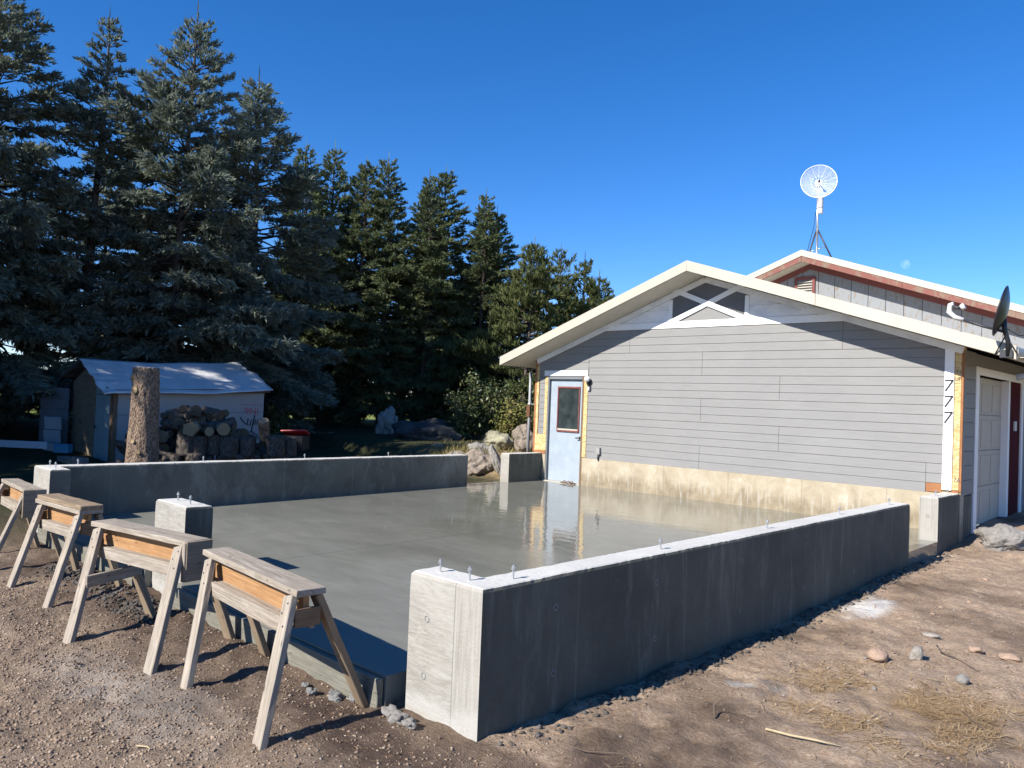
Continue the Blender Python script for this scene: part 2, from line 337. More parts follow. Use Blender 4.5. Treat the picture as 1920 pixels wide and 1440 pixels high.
# ------------------------------------------------------------------ setting: ground
W, D, T, H = 7.796, 9.049, 0.222, 0.547
def vnoise(x, y, sc, seed=0):
    r = np.random.default_rng(seed).random((256, 256)); x = x/sc+1000; y = y/sc+1000
    i, j = np.floor(x).astype(int), np.floor(y).astype(int); fx, fy = x-i, y-j; fx = fx*fx*(3-2*fx); fy = fy*fy*(3-2*fy)
    g = lambda a, b: r[a % 256, b % 256]
    return (g(i, j)*(1-fx)+g(i+1, j)*fx)*(1-fy)+(g(i, j+1)*(1-fx)+g(i+1, j+1)*fx)*fy - .5
def ground_z(x, y, micro=True):
    x = np.asarray(x, float); y = np.asarray(y, float)
    zr = np.interp(y, [-14, -8, -6.6, -5, -2.4, -1, .6, 3, 30], [-.25, -.26, -.27, -.25, -.19, -.18, -.06, 0.02, .2])
    zl = np.interp(x, [-30, -14, -8, -4, -1, 0], [.6, .42, .02, -.10, -.10, -.10])
    bank = .47*sstep(y, -.15, .75)*sstep(x, 1, -.2)
    zl = np.maximum(zl, -.1 + bank + .03*sstep(-x, 4, 14)); zl = zl + .04*vnoise(x, y, 1.7, 3)
    t = sstep(x, -1.6, 1.0)
    z = lerp(zl, zr, t)
    z = z + .05*sstep(x, 9, 12)*sstep(-y, 14, 3)
    near = sstep(-np.hypot(x-9, y+9), -22, -8)
    z = z + .035*vnoise(x, y, .9, 1)*near
    if micro:
        z = z + near*(.034*vnoise(x, y, .33, 2)+.028*vnoise(x, y, .14, 4)+.022*vnoise(x, y, .07, 5)+.012*vnoise(x, y, .045, 6))
        lump = np.exp(-((x-3.6)**2/2.2+(y+9.35)**2/.05)); z = z + lump*.09*np.abs(vnoise(x, y, .12, 9)+vnoise(x, y, .06, 10))
    return z
gz = lambda x, y: float(ground_z(np.array([x]), np.array([y]))[0])
def axis(lo, hi, step, far, k=1.25):
    a = list(np.arange(lo, hi+1e-6, step)); s = step; v = a[-1]; up_ = []
    while v < far: s = min(s*k, 40); v += s; up_.append(v)
    s = step; v = a[0]; dn = []
    while v > -far: s = min(s*k, 40); v -= s; dn.append(v)
    return np.array(dn[::-1]+a+up_)
gx = axis(0.6, 11.2, .028, 700, 1.16); gy = axis(-11.6, 1.2, .032, 700, 1.16)
X, Y = np.meshgrid(gx, gy, indexing='ij'); Z = ground_z(X, Y)
V = np.stack([X, Y, Z], -1).reshape(-1, 3); ny = len(gy)
I, J = np.meshgrid(np.arange(len(gx)-1), np.arange(ny-1), indexing='ij'); a = (I*ny+J).ravel(); F = np.stack([a, a+ny, a+ny+1, a+1], -1)
cx_ = X[:-1, :-1].ravel(); cy_ = Y[:-1, :-1].ravel()
keep = ~((cx_ > .12) & (cx_ < W-.15) & (cy_ > -D+.1) & (cy_ < 8))
me = fast_mesh('ground', V, F[keep])
def ground_mat():
    n = NT('bare soil and gravel', .95, .15); co = n.coord('Position'); p = n.sep(co); x, y = p[0], p[1]
    n1 = n.noise(co, .9, 6, .6); n2 = n.noise(co, 5, 8, .7); n3 = n.noise(co, 38, 6, .75); big = n.noise(co, .35, 3)
    tan = n.ramp(n2, [(.25, (.22, .152, .103)), (.5, (.36, .262, .185)), (.72, (.50, .39, .295))])
    grav = n.ramp(n3, [(.25, (.125, .087, .06)), (.5, (.24, .178, .128)), (.72, (.385, .305, .23))])
    dark = n.ramp(n2, [(.3, (.062, .043, .033)), (.7, (.12, .083, .06))])
    wx = n.math('ADD', x, n.math('MULTIPLY', n.math('SUBTRACT', n1, .5), 2.5))
    tan = n.mix(.55, tan, n.ramp(n3, [(.3, (.15, .10, .065)), (.5, (.34, .25, .175)), (.68, (.58, .47, .37))])); tan = n.mix(n.mr(n.voro(co, 55), .12, .02, 0, .55), tan, (.52, .44, .36))
    fgrav = n.mr(n.math('ADD', wx, n.math('MULTIPLY', y, .55)), 2.6, 1.5, 0, 1)        # gravel in front, soil on the right
    k = n.mix(fgrav, tan, grav)
    k = n.mix(n.mr(n1, .48, .66, 0, .85), k, dark)
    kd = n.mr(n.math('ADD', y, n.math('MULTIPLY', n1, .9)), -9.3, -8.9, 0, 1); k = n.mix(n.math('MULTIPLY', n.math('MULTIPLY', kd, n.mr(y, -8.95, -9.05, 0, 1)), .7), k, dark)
    def blob(cx, cy, rx, ry, c, kk, amt=.9):
        d = n.math('ADD', n.math('POWER', n.math('DIVIDE', n.math('SUBTRACT', x, cx), rx), 2), n.math('POWER', n.math('DIVIDE', n.math('SUBTRACT', y, cy), ry), 2))
        d = n.math('ADD', d, n.math('MULTIPLY', n.math('SUBTRACT', n2, .5), 2.6)); return n.mix(n.mr(d, 1.1, .1, 0, amt), kk, c)
    k = blob(8.15, -4.35, .22, .55, (.62, .60, .57), k); k = blob(8.28, -7.1, .10, .12, (.5, .48, .45), k, .8); k = blob(8.42, -6.95, .14, .07, (.20, .18, .165), k, .8)
    k = blob(6.2, -10.1, .9, .35, (.36, .325, .285), k, .4); k = blob(5.5, -10.2, .7, .3, (.36, .325, .285), k, .35); k = blob(8.3, .2, .5, .5, (.42, .36, .30), k, .5)
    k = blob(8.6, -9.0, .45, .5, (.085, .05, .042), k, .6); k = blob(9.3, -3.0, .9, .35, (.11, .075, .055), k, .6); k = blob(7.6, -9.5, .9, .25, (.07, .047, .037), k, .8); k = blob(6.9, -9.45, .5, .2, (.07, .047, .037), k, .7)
    k = blob(9.15, -6.6, .5, .45, (.34, .235, .135), k, .5)
    # needle litter and grass to the left, sunny meadow beyond the tree row
    duff = n.ramp(n2, [(.3, (.035, .03, .018)), (.6, (.05, .055, .024)), (.8, (.085, .07, .038))])  # litter and grass colours darkened to carry the tree shade
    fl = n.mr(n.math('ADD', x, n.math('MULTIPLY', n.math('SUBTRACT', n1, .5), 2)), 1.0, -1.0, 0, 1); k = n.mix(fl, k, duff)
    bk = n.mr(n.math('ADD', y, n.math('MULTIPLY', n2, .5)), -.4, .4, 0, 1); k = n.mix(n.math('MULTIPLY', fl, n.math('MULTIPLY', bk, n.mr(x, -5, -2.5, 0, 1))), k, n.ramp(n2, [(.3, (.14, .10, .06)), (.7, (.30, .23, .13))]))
    mead = n.ramp(n2, [(.3, (.13, .16, .035)), (.7, (.24, .26, .07))])
    k = n.mix(n.math('MAXIMUM', n.mr(x, -15.5, -17.5, 0, 1), n.mr(y, 5.5, 7.0, 0, 1)), k, mead)
    n.col(k); n.bump(n.math('ADD', n3, n.math('MULTIPLY', n2, .8)), .8, .03); return n.m
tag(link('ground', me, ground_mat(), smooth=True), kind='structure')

# ------------------------------------------------------------------ slab
def slab():
    n = NT('freshly poured wet concrete', .3, .5); co = n.coord('Position'); p = n.sep(co); x, y = p[0], p[1]
    f = n.noise(n.coord('Position', (.7, 1.2, 1)), 1.2, 7, .6, .8); k = n.ramp(f, [(.3, (.155, .154, .128)), (.7, (.215, .213, .182))])
    sw = n.noise(n.coord('Position', (.8, 4.5, 1), rot=(0, 0, .35)), 2.0, 6, .6, 1.5); k = n.mix(n.mr(sw, .5, .75, 0, .3), k, (.25, .248, .21))
    sp_ = n.voro(co, 3.2); k = n.mix(n.mr(sp_, .02, .04, .5, 0), k, (.33, .33, .31))
    cut = n.math('ABSOLUTE', n.math('SUBTRACT', x, 3.9)); cut2 = n.math('ABSOLUTE', n.math('SUBTRACT', y, -2.9)); ln = n.math('MAXIMUM', n.mr(cut, .012, .004, 0, 1), n.mr(cut2, .012, .004, 0, 1))
    k = n.mix(n.math('MULTIPLY', ln, .5), k, (.06, .06, .052))
    n.col(k)
    wet = n.mr(n.math('ADD', y, n.math('MULTIPLY', n.math('SUBTRACT', n.noise(co, .55, 4), .5), 3.0)), -7.6, -5.0, 0, 1)
    shr = n.mr(n.noise(n.coord('Position', (.8, 2.4, 1)), 1.3, 4), .4, .62, 0, 1)
    n.rough(n.math('ADD', n.mix(wet, .30, .02), n.math('MULTIPLY', n.math('MULTIPLY', shr, n.math('SUBTRACT', 1.0, wet)), .1)))
    n.b.inputs['IOR'].default_value = 1.5
    h = n.noise(n.coord('Position', (1.2, 3.0, 1), rot=(0, 0, .3)), 2.2, 3, .5, .6)
    h2 = n.noise(co, 30, 5, .7); n.bump(n.math('ADD', n.math('MULTIPLY', h, 1.0), n.math('MULTIPLY', n.math('MULTIPLY', h2, .25), n.math('SUBTRACT', 1.0, wet))), .16, .02)
    return n.m
SL = slab()
sz = lambda y: .0088*y
pts = [(T-.012, -D+.1), (.61, -D+.1), (.61, -D-.06), (3.592, -D-.06), (3.592, -D+.1), (4.223, -D+.1), (4.223, -D-.06), (7.09, -D-.06), (7.09, -D+.1), (W-T+.012, -D+.1), (W-T+.012, -2.10), (W-.002, -2.10), (W-.002, -1.0), (W-T+.012, -1.0), (W-T+.012, 0.05), (T-.012, .05), (T-.012, -1.0), (.004, -1.0), (.004, -2.04), (T-.012, -2.04)]
bm = bmesh.new(); a = [bm.verts.new((x, y, sz(y))) for x, y in pts]; b = [bm.verts.new((x, y, sz(y)-.33)) for x, y in pts]
bm.faces.new(a)
for i in range(len(a)): bm.faces.new((a[i], b[i], b[(i+1) % len(a)], a[(i+1) % len(a)]))
bmesh.ops.recalc_face_normals(bm, faces=bm.faces)
me = bpy.data.meshes.new('concrete_slab'); bm.to_mesh(me); bm.free()
for p in me.polygons: p.use_smooth = False
tag(link('concrete_slab', me, SL), kind='structure')
# edge form left along the door openings
for x0, x1 in ((4.26, 7.08), (.66, 3.56)):
    o = box('form_board', x0, x1, -D-.112, -D-.0705, -.34, sz(-D)-.012, wood('greenish form board', ((.13, .12, .095), (.2, .19, .155), (.28, .27, .225))), bev=.004)
    tag(o, 'damp form board edging the slab behind the two nearest sawhorses' if x0 > 4 else 'damp form board edging the slab behind the two far sawhorses', 'form board')

# ------------------------------------------------------------------ stem walls
bolt_me = None
def bolt(x, y, parent):
    global bolt_me
    if bolt_me is None:
        V, F = tube_geo([(0, 0, -.03), (0, 0, .075)], .0065, 8); tube_geo([(0, 0, .054), (0, 0, .066)], .0115, 6, V, F); tube_geo([(0, 0, .050), (0, 0, .0535)], .015, 10, V, F)
        bolt_me = bpy.data.meshes.new('anchor_bolt'); bolt_me.from_pydata([tuple(v) for v in V], [], F); bolt_me.materials.append(M_['metal'])
    o = bpy.data.objects.new('anchor_bolt', bolt_me); COL.objects.link(o); o.parent = parent; o.location = Vector((x, y, H))-org(parent)
    o.rotation_euler = (random.uniform(-.06, .06), random.uniform(-.06, .06), random.uniform(0, 3))
tie_me = None
def tie(p, nrm, parent):
    global tie_me
    if tie_me is None:
        V, F = [], []; n_ = 12
        for k in range(n_):
            g = 2*math.pi*k/n_; c, s_ = math.cos(g), math.sin(g)
            V += [(c*.014, s_*.014, 0.0), (c*.017, s_*.017, .002), (c*.021, s_*.021, 0.0)]
        for k in range(n_):
            q = (k+1) % n_
            for j in (0, 1): F.append((3*k+j, 3*q+j, 3*q+j+1, 3*k+j+1))
        tie_me = bpy.data.meshes.new('form_tie_hole'); tie_me.from_pydata(V, [], F); tie_me.materials.append(concrete('tie hole rim', (.22, .22, .21)))
    o = bpy.data.objects.new('form_tie_hole', tie_me); COL.objects.link(o); o.parent = parent; o.location = Vector(p)+Vector(nrm)*.0015-org(parent)
    o.rotation_euler = Vector(nrm).to_track_quat('Z', 'Y').to_euler()
def stem(name, poly, z0, label, bolts=(), ties=(), side='wall_side'):
    """concrete wall: outline resampled, edges slightly broken; materials: 0 sides, 1 front(-y) faces, 2 top"""
    P = []; nrm = []
    n_ = len(poly)
    for i in range(n_):
        a, b = Vector(poly[i]), Vector(poly[(i+1) % n_]); L = (b-a).length; k = max(1, int(L/.032)); d = (b-a)/L
        for j in range(k): P.append(a+(b-a)*(j/k)); nrm.append(Vector((d.y, -d.x)) if j else None)
    N = len(P)
    for i in range(N):
        if nrm[i] is None:
            v = (nrm[i-1] if nrm[i-1] else Vector((0, 0)))
            d1 = (P[i]-P[i-1]).normalized(); d2 = (P[(i+1) % N]-P[i]).normalized(); v = Vector((d1.y, -d1.x))+Vector((d2.y, -d2.x)); nrm[i] = v
    cen = Vector((sum(p[0] for p in poly)/n_, sum(p[1] for p in poly)/n_, z0)); e = empty(name, (cen.x, cen.y, z0))
    tag(e, label, 'concrete wall', None)
    rings = [(z0, 0), (H-.10, 0), (H-.022, 0), (H-.004, .006), (H, .016)]; V = []
    for ri, (z, ins) in enumerate(rings):
        for i in range(N):
            chip = 0
            if ri >= 2: chip = abs(noise.noise((P[i].x*37, P[i].y*37, 1)))*.010+abs(noise.noise((P[i].x*9, P[i].y*9, 4)))*.006
            q = P[i]-nrm[i]*(ins+(chip if ri > 2 else chip*.3)); jz = noise.noise((P[i].x*3, P[i].y*3, 5))*.004 if ri > 0 else 0
            V.append((q.x-cen.x, q.y-cen.y, z-z0+jz-(chip*.5 if ri == 3 else chip*.25 if ri == 4 else 0)))
    F = []
    for r_ in range(len(rings)-1):
        for i in range(N): F.append((r_*N+i, r_*N+(i+1) % N, (r_+1)*N+(i+1) % N, (r_+1)*N+i))
    F.append(tuple((len(rings)-1)*N+i for i in range(N)))
    me = bpy.data.meshes.new('wall_body'); me.from_pydata(V, [], F); me.update()
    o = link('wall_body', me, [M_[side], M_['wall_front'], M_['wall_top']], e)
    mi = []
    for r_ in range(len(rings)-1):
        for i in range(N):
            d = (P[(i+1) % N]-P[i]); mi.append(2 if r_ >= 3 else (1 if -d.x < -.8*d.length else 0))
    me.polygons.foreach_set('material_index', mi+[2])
    for x, y in bolts: bolt(x, y, e)
    for p, q in ties: tie(p, q, e)
    return e
G0 = -.55
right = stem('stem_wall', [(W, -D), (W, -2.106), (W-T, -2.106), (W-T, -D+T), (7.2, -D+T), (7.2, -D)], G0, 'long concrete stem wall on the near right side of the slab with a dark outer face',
     [(7.337, -8.944), (7.591, -8.953), (7.706, -8.727), (7.69, -7.2), (7.69, -5.55), (7.69, -3.95), (7.69, -2.5)],
     [((W, y, z), (1, 0, 0)) for y in (-8.45, -7.4, -6.2, -5.0, -3.8, -2.7) for z in (.36, -.02)] + [((7.36, -D, .3), (0, -1, 0)), ((7.35, -D, -.02), (0, -1, 0))])
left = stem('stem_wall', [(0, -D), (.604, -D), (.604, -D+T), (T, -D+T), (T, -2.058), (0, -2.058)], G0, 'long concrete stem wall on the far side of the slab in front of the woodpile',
     [(.2, -8.94), (.46, -8.95), (.11, -8.6), (.11, -7.0), (.11, -5.4), (.11, -3.8), (.11, -2.3)],
     [((T, y, z), (1, 0, 0)) for y in (-7.6, -6.4, -5.2, -4.0, -2.8) for z in (.32,)], side='wall_blotch')
stem('concrete_pier', [(3.60, -D), (4.215, -D), (4.215, -D+.24), (3.60, -D+.24)], G0, 'short square concrete pier standing between the two open bays behind the third sawhorse', [(3.78, -D+.12), (4.05, -D+.11)], [((3.9, -D, .2), (0, -1, 0))])
stem('concrete_pier', [(0, -.967), (T, -.967), (T, -.012), (0, -.012)], G0, 'concrete wall block beside the blue door with white sunlit end', [])
stem('concrete_pier', [(W-T, -.989), (W, -.989), (W, -.012), (W-T, -.012)], G0, 'concrete wall block under the corner board with the house number', [(W-.1, -.75), (W-.1, -.2)], [((W-.12, -.989, .3), (0, -1, 0))])

# ------------------------------------------------------------------ garage
gar = empty('garage', (3.9, 3, 0)); tag(gar, 'grey sided garage with low gable roof facing the wet slab', 'garage')
WT = 0.0                                    # outer plane of siding backing
OV = .62
zl0, zr0 = 2.455, 2.33                       # top of fascia at left and right ends
PK = (3.80, 4.010); LE = (-.47, 2.455); RE = (8.53, 2.485)
FD = .165
# wall core
sl_l = (PK[1]-LE[1])/(PK[0]-LE[0]); sl_r = (PK[1]-RE[1])/(RE[0]-PK[0])
zt = lambda x: (PK[1]-sl_l*(PK[0]-x) if x < PK[0] else PK[1]-sl_r*(x-PK[0]))-FD-.01
prism('wall', [(.0, .022, .53), (.30, .022, .53), (.30, .022, 2.10), (1.24, .022, 2.10), (1.24, .022, .53), (W, .022, .53), (W, .022, zt(W)), (PK[0], .022, zt(PK[0])), (.0, .022, zt(.0))], (0, .12, 0), M_['osb'], gar)
prism('side_wall', [(W-.014, .143, .5), (W-.014, .62, .5), (W-.014, .62, 2.5), (W-.014, .143, 2.5)], (-.12, 0, 0), M_['siding'], gar)
prism('side_wall', [(W-.014, .62, 2.29), (W-.014, 9, 2.29), (W-.014, 9, 2.5), (W-.014, .62, 2.5)], (-.12, 0, 0), M_['siding'], gar)
prism('side_wall', [(W-.016, 2.9, -.3), (W-.016, 3.6, -.3), (W-.016, 3.6, 2.285), (W-.016, 2.9, 2.285)], (-.12, 0, 0), M_['maroon'], gar)
prism('side_wall', [(W-.014, 3.602, -.3), (W-.014, 9, -.3), (W-.014, 9, 2.287), (W-.014, 3.602, 2.287)], (-.12, 0, 0), M_['siding'], gar)
prism('back_wall', [(0, .143, 0), (0, 9, 0), (0, 9, 2.3), (0, .143, 2.3)], (.12, 0, 0), M_['siding'], gar)
# foundation
prism('foundation', [(1.24, -.004, -.5), (W-.004, -.004, -.5), (W-.004, -.004, .526), (1.24, -.004, .526)], (0, .2, 0), M_['old_found'], gar, bev=.004)
prism('foundation', [(-.004, -.004, -.5), (.30, -.004, -.5), (.30, -.004, .526), (-.004, -.004, .526)], (0, .2, 0), M_['old_found'], gar, bev=.004)
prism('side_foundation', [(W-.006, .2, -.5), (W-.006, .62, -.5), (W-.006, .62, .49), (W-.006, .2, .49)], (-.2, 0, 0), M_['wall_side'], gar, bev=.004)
# siding boards: wide boards with two grooves each = three courses
rows = [(2.135, 2.537), (1.741, 2.130), (1.332, 1.736), (.932, 1.327), (.525, .927)]
def siding_board(x0, x1, z0, z1, nm='siding_board', y=0.0, mat=None, top=None, courses=3, parent=gar):
    V, F = [], []; ch = (z1-z0)/courses; o_ = org(parent)
    prof = []
    for c in range(courses):
        a = z0+c*ch; prof += [(a, .009), (a+.0005, -.004), (a+ch-.004, .004)]
    prof += [(z1, .006), (z1, .018)]
    ztop = (lambda x: z1) if top is None else top
    xs = [x0, x1] if top is None else list(np.linspace(x0, x1, 25))
    for x in xs:
        for z, dy in prof: V.append((x-o_.x, y+dy-o_.y, min(z, ztop(x))-o_.z))
    m = len(prof)
    for i in range(len(xs)-1):
        for j in range(m-1): F.append((i*m+j, (i+1)*m+j, (i+1)*m+j+1, i*m+j+1))
    V += [(x0-o_.x, y+.018-o_.y, z0-o_.z), (x1-o_.x, y+.018-o_.y, z0-o_.z)]
    F.append(tuple(range(m))+(len(V)-2,)); F.append(tuple((len(xs)-1)*m+j for j in range(m))[::-1]+(len(V)-1,))
    return pyd(nm, V, F, mat or M_['siding'], parent)
g = .0025
XR = 7.566
for i, (z0, z1) in enumerate([(2.542, 2.960)]+rows):
    jn = {0: [2.27, 6.16], 1: [3.79], 2: [5.19], 3: [3.79], 4: [5.20], 5: [3.79]}[i]
    xl = .062 if i == 0 else 1.335
    xs = [xl]+jn+[XR]
    for j in range(len(xs)-1):
        x1 = xs[j+1]
        if i == 5 and j == len(xs)-2: x1 = 7.36
        top = None
        if i < 2: top = (lambda x, z1=z1: min(z1, zt(x)-.10))
        siding_board(xs[j]+g, x1-g, z0, z1, top=top)
    if i == 1: siding_board(.062, 1.330, 2.224, z1, courses=2, top=lambda x, z1=z1: min(z1, zt(x)-.10))
siding_board(7.362, XR-g, .66, .927, courses=2)
siding_board(.085, .225, .93, 2.215, courses=10)
# gable skin and vent
box('band_board', 1.47, 6.25, -.012, .012, 2.968, 3.085, M_['white'], gar)
def gable_piece(x0, x1, zb=3.090):
    xs = sorted(set([x0, x1]+([PK[0]] if x0 < PK[0] < x1 else []))); z = zb; k = 0
    while z < max(zt(x) for x in xs)-.11:
        z1 = z+.2; tp = lambda x: min(z1, zt(x)-.105)
        # clip the course to where it is still under the rake
        def clip(xa, xb):
            if zt(xa)-.105 > z+.01: return xa
            lo, hi = xa, xb
            for _ in range(30):
                m = (lo+hi)/2
                if zt(m)-.105 > z+.01: hi = m
                else: lo = m
            return hi
        xa = clip(x0, PK[0] if x1 > PK[0] else x1) if x0 < PK[0] else x0; xb = x1
        if x1 > PK[0]: xb = clip(x1, PK[0] if x0 < PK[0] else x0)
        if abs(xb-xa) > .05:
            nx = [xa+(xb-xa)*t for t in np.linspace(0, 1, 9)]; V, F = [], []; o_ = org(gar)
            for x in nx:
                V += [(x-o_.x, .002-o_.y, z-o_.z), (x-o_.x, .008-o_.y, max(z+.004, tp(x))-o_.z), (x-o_.x, .02-o_.y, max(z+.004, tp(x))-o_.z), (x-o_.x, .02-o_.y, z-o_.z)]
            for q in range(8):
                for j in range(4): F.append((q*4+j, (q+1)*4+j, (q+1)*4+(j+1) % 4, q*4+(j+1) % 4))
            F.append((0, 1, 2, 3)); F.append((35, 34, 33, 32)); pyd('gable_board', V, F, M_['gable'], gar)
        z = z1+.003
gable_piece(1.05, 3.10); gable_piece(4.62, 6.75)
vent = prism('gable_vent', [(3.16, .0, 3.09), (4.56, .0, 3.09), (4.56, .0, zt(4.56)-.06), (PK[0], .0, zt(PK[0])-.06), (3.16, .0, zt(3.16)-.06)], (0, .02, 0), M_['darkvent'], gar)  # same grey siding, painted dark where the eave shades it
def trim_in_plane(name, p, q, wdt, y, th, mat, parent):
    return bar(name, (p[0], y, p[1]), (q[0], y, q[1]), wdt, th, (-(q[1]-p[1]), 0, q[0]-p[0]), mat, parent)
trim_in_plane('vent_trim', (3.13, 3.09), (3.13, zt(3.13)-.12), .075, -.008, .02, M_['white'], gar)
trim_in_plane('vent_trim', (4.59, 3.09), (4.59, zt(4.59)-.12), .075, -.008, .02, M_['white'], gar)
trim_in_plane('vent_brace', (3.10, 3.055), (4.57, 3.66), .085, -.014, .022, M_['white'], gar)
trim_in_plane('vent_brace', (3.14, 3.665), (4.62, 3.055), .085, -.0175, .022, M_['white'], gar)
prism('sunlit_panel', [(3.36, -.004, 3.088), (4.36, -.004, 3.088), (3.86, -.004, 3.30)], (0, .012, 0), M_['siding'], gar)  # lighter triangle shaped as the sunlit part of the same siding
trim_in_plane('rake_board', (.0, zt(0)-.052), (PK[0], zt(PK[0])-.052), .10, -.010, .022, M_['gable'], gar)
trim_in_plane('rake_board', (PK[0], zt(PK[0])-.052), (W, zt(W)-.052), .10, -.0125, .022, M_['gable'], gar)
# corner boards
box('corner_board', 7.568, 7.690, -.016, .014, .575, zt(7.69)-.06, M_['white'], gar)
box('corner_board', 7.696, W-.02, -.006, .012, .585, zt(7.74)-.06, M_['osb'], gar, label='bare yellow strand board strip beside the white corner board')
box('corner_board', W-.018, W+.010, -.004, .03, .56, 2.46, M_['redwood'], gar)
box('sill_plate', 7.364, 7.566, -.002, .016, .532, .655, M_['redwood'], gar, label='exposed reddish sill wood where a board end is missing')
box('sill_plate', 7.692, W-.02, -.008, .012, .53, .582, M_['redwood'], gar)
box('corner_board', -.045, .0, -.006, .10, .56, zt(0)-.02, M_['redwood'], gar)
box('sheathing', .0, .062, -.004, .018, .56, 2.30, M_['osb'], gar); box('sheathing', .003, .30, -.002, .0215, .60, .925, M_['osb'], gar)
box('sill_plate', .0, .30, -.006, .02, .53, .596, M_['redwood'], gar)
# door with its strand board margins
box('door_header', .215, 1.325, -.020, .012, 2.108, 2.215, M_['white'], gar)
box('door_margin', .228, .305, -.006, .0215, .60, 2.105, M_['osb'], gar); box('door_margin', 1.238, 1.33, -.006, .0215, .535, 2.105, M_['osb'], gar)
dj = box('door_frame', .307, .342, -.004, .14, -.0, 2.10, paint('grey door jamb', (.16, .17, .18)), gar); box('door_frame', 1.19, 1.236, -.004, .14, .0, 2.10, M_['brown'], gar); box('door_frame', .344, 1.188, -.002, .14, 2.04, 2.10, paint('grey door head', (.16, .17, .18)), gar)
dr = box('door', .345, 1.187, .055, .10, .012, 2.035, M_['doorblue'], gar, bev=.004)
def sub(o, dr=dr):
    """re-parent a world-placed part under part dr keeping its place"""
    bpy.context.view_layer.update(); mw = o.matrix_world.copy(); o.parent = dr; o.matrix_parent_inverse = Matrix(); o.matrix_local = dr.matrix_world.inverted() @ mw
    return o
sub(box('window_pane', .565, 1.085, .048, .056, 1.06, 1.86, M_['glass'], gar))
for b in ((.54, .565, 1.031, 1.90), (1.085, 1.11, 1.031, 1.90)): sub(box('window_trim', b[0], b[1], .030, .0545, b[2], b[3], M_['redtrim'], gar))
sub(box('window_trim', .565, 1.085, .031, .0545, 1.865, 1.90, M_['redtrim'], gar)); sub(box('window_trim', .54, 1.11, .028, .0545, 1.0, 1.03, M_['redtrim'], gar)); sub(box('window_sill', .566, 1.084, .026, .0545, 1.031, 1.062, M_['cream'], gar))
o = tube('handle', [(1.14, .055, .90), (1.14, .0, .90), (1.07, -.005, .895)], .012, M_['darkmetal'], gar); sub(o)
o = tube('handle_plate', [(1.14, .056, .90), (1.14, .048, .90)], .032, M_['darkmetal'], gar, 12); sub(o)
box('threshold', .31, 1.235, -.05, .055, -.03, .012, M_['cream'], gar)
# house number
for z in (2.015, 1.795, 1.575):
    d_ = empty('house_number', (7.63, -.018, z)); d_.parent = gar; d_.location = Vector((7.63, -.018, z))-org(gar)
    bm = bmesh.new()
    for a_, b_ in (((-.052, .07), (.052, .07)), ((.048, .07), (-.045, -.078))):
        A = Vector((a_[0], 0, a_[1])); B = Vector((b_[0], 0, b_[1])); dd = (B-A).normalized(); nn = Vector((-dd.z, 0, dd.x))*.0085
        vs = [bm.verts.new(q+Vector((0, yy, 0))) for yy in (0, -.012) for q in (A-nn, A+nn, B+nn, B-nn)]
        for f in ((0, 1, 2, 3), (7, 6, 5, 4), (0, 4, 5, 1), (1, 5, 6, 2), (2, 6, 7, 3), (3, 7, 4, 0)): bm.faces.new([vs[i] for i in f])
    me = bpy.data.meshes.new('digit'); bm.to_mesh(me); bm.free(); bpy.data.objects.remove(d_)
    o = link('house_number', me, M_['darkmetal'], gar, Vector((7.63, -.0175, z))-org(gar))
def text(name, s_, loc, size, mat, parent, rot, ext=.0008):
    cu = bpy.data.curves.new(name, 'FONT'); cu.body = s_; cu.size = size; cu.extrude = ext; cu.align_x = 'CENTER'; cu.align_y = 'CENTER'; cu.materials.append(mat)
    t_ = bpy.data.objects.new(name, cu); COL.objects.link(t_); bpy.context.view_layer.update()
    me = bpy.data.meshes.new_from_object(t_.evaluated_get(bpy.context.evaluated_depsgraph_get())); bpy.data.objects.remove(t_)
    o = link(name, me, None, parent, Vector(loc)-org(parent)); o.rotation_euler = rot
    return o
for s_, z in (('TI', 2.20), ('UF', 2.10), ('---', 2.045), ('17A', .72)): text('printed_mark', s_, (7.735, -.0078, z), .075, M_['blackink'], gar, (R(90), 0, 0))
# wall lamp, outlet cover
lamp = empty('wall_lamp', (1.37, 0, 1.98)); tag(lamp, 'small white globe lamp on the siding beside the blue door', 'wall lamp')
bm = bmesh.new(); bmesh.ops.create_uvsphere(bm, u_segments=14, v_segments=9, radius=.055); me = bpy.data.meshes.new('globe'); bm.to_mesh(me); bm.free()
link('globe', me, M_['white'], lamp, (0, -.09, .07), True); tube('bracket', [(1.37, -.0, 1.96), (1.37, -.07, 1.95), (1.37, -.09, 2.0)], .018, M_['darkmetal'], lamp)
box('back_plate', 1.33, 1.41, -.025, -.008, 1.83, 2.02, M_['darkmetal'], lamp); box('switch_box', 1.345, 1.395, -.05, -.026, 1.83, 1.90, M_['lightgrey'], lamp)
out = empty('outlet_box', (1.655, 0, .6)); tag(out, 'grey outlet box low on the grey siding right of the door', 'outlet box')
box('cover', 1.61, 1.70, -.055, -.009, .62, .75, paint('grey outlet cover', (.27, .265, .25)), out); tube('conduit', [(1.66, -.03, .62), (1.65, -.03, .55), (1.655, -.02, .50)], .014, M_['darkmetal'], out)
ch = empty('rusty_chain', (.98, -.10, 0)); tag(ch, 'small rusty chain heap lying at the foot of the blue door', 'chain')
for k in range(7):
    c = Vector((.86+.045*k, -.10+random.uniform(-.03, .03), .02+.012*(k % 2))); pts = [c+Vector((math.cos(t)*.032, math.sin(t)*.02, (k % 2)*math.sin(t)*.02)) for t in np.linspace(0, 2*math.pi, 9)]
    tube('chain_link', pts, .008, M_['rust'], ch, 6)
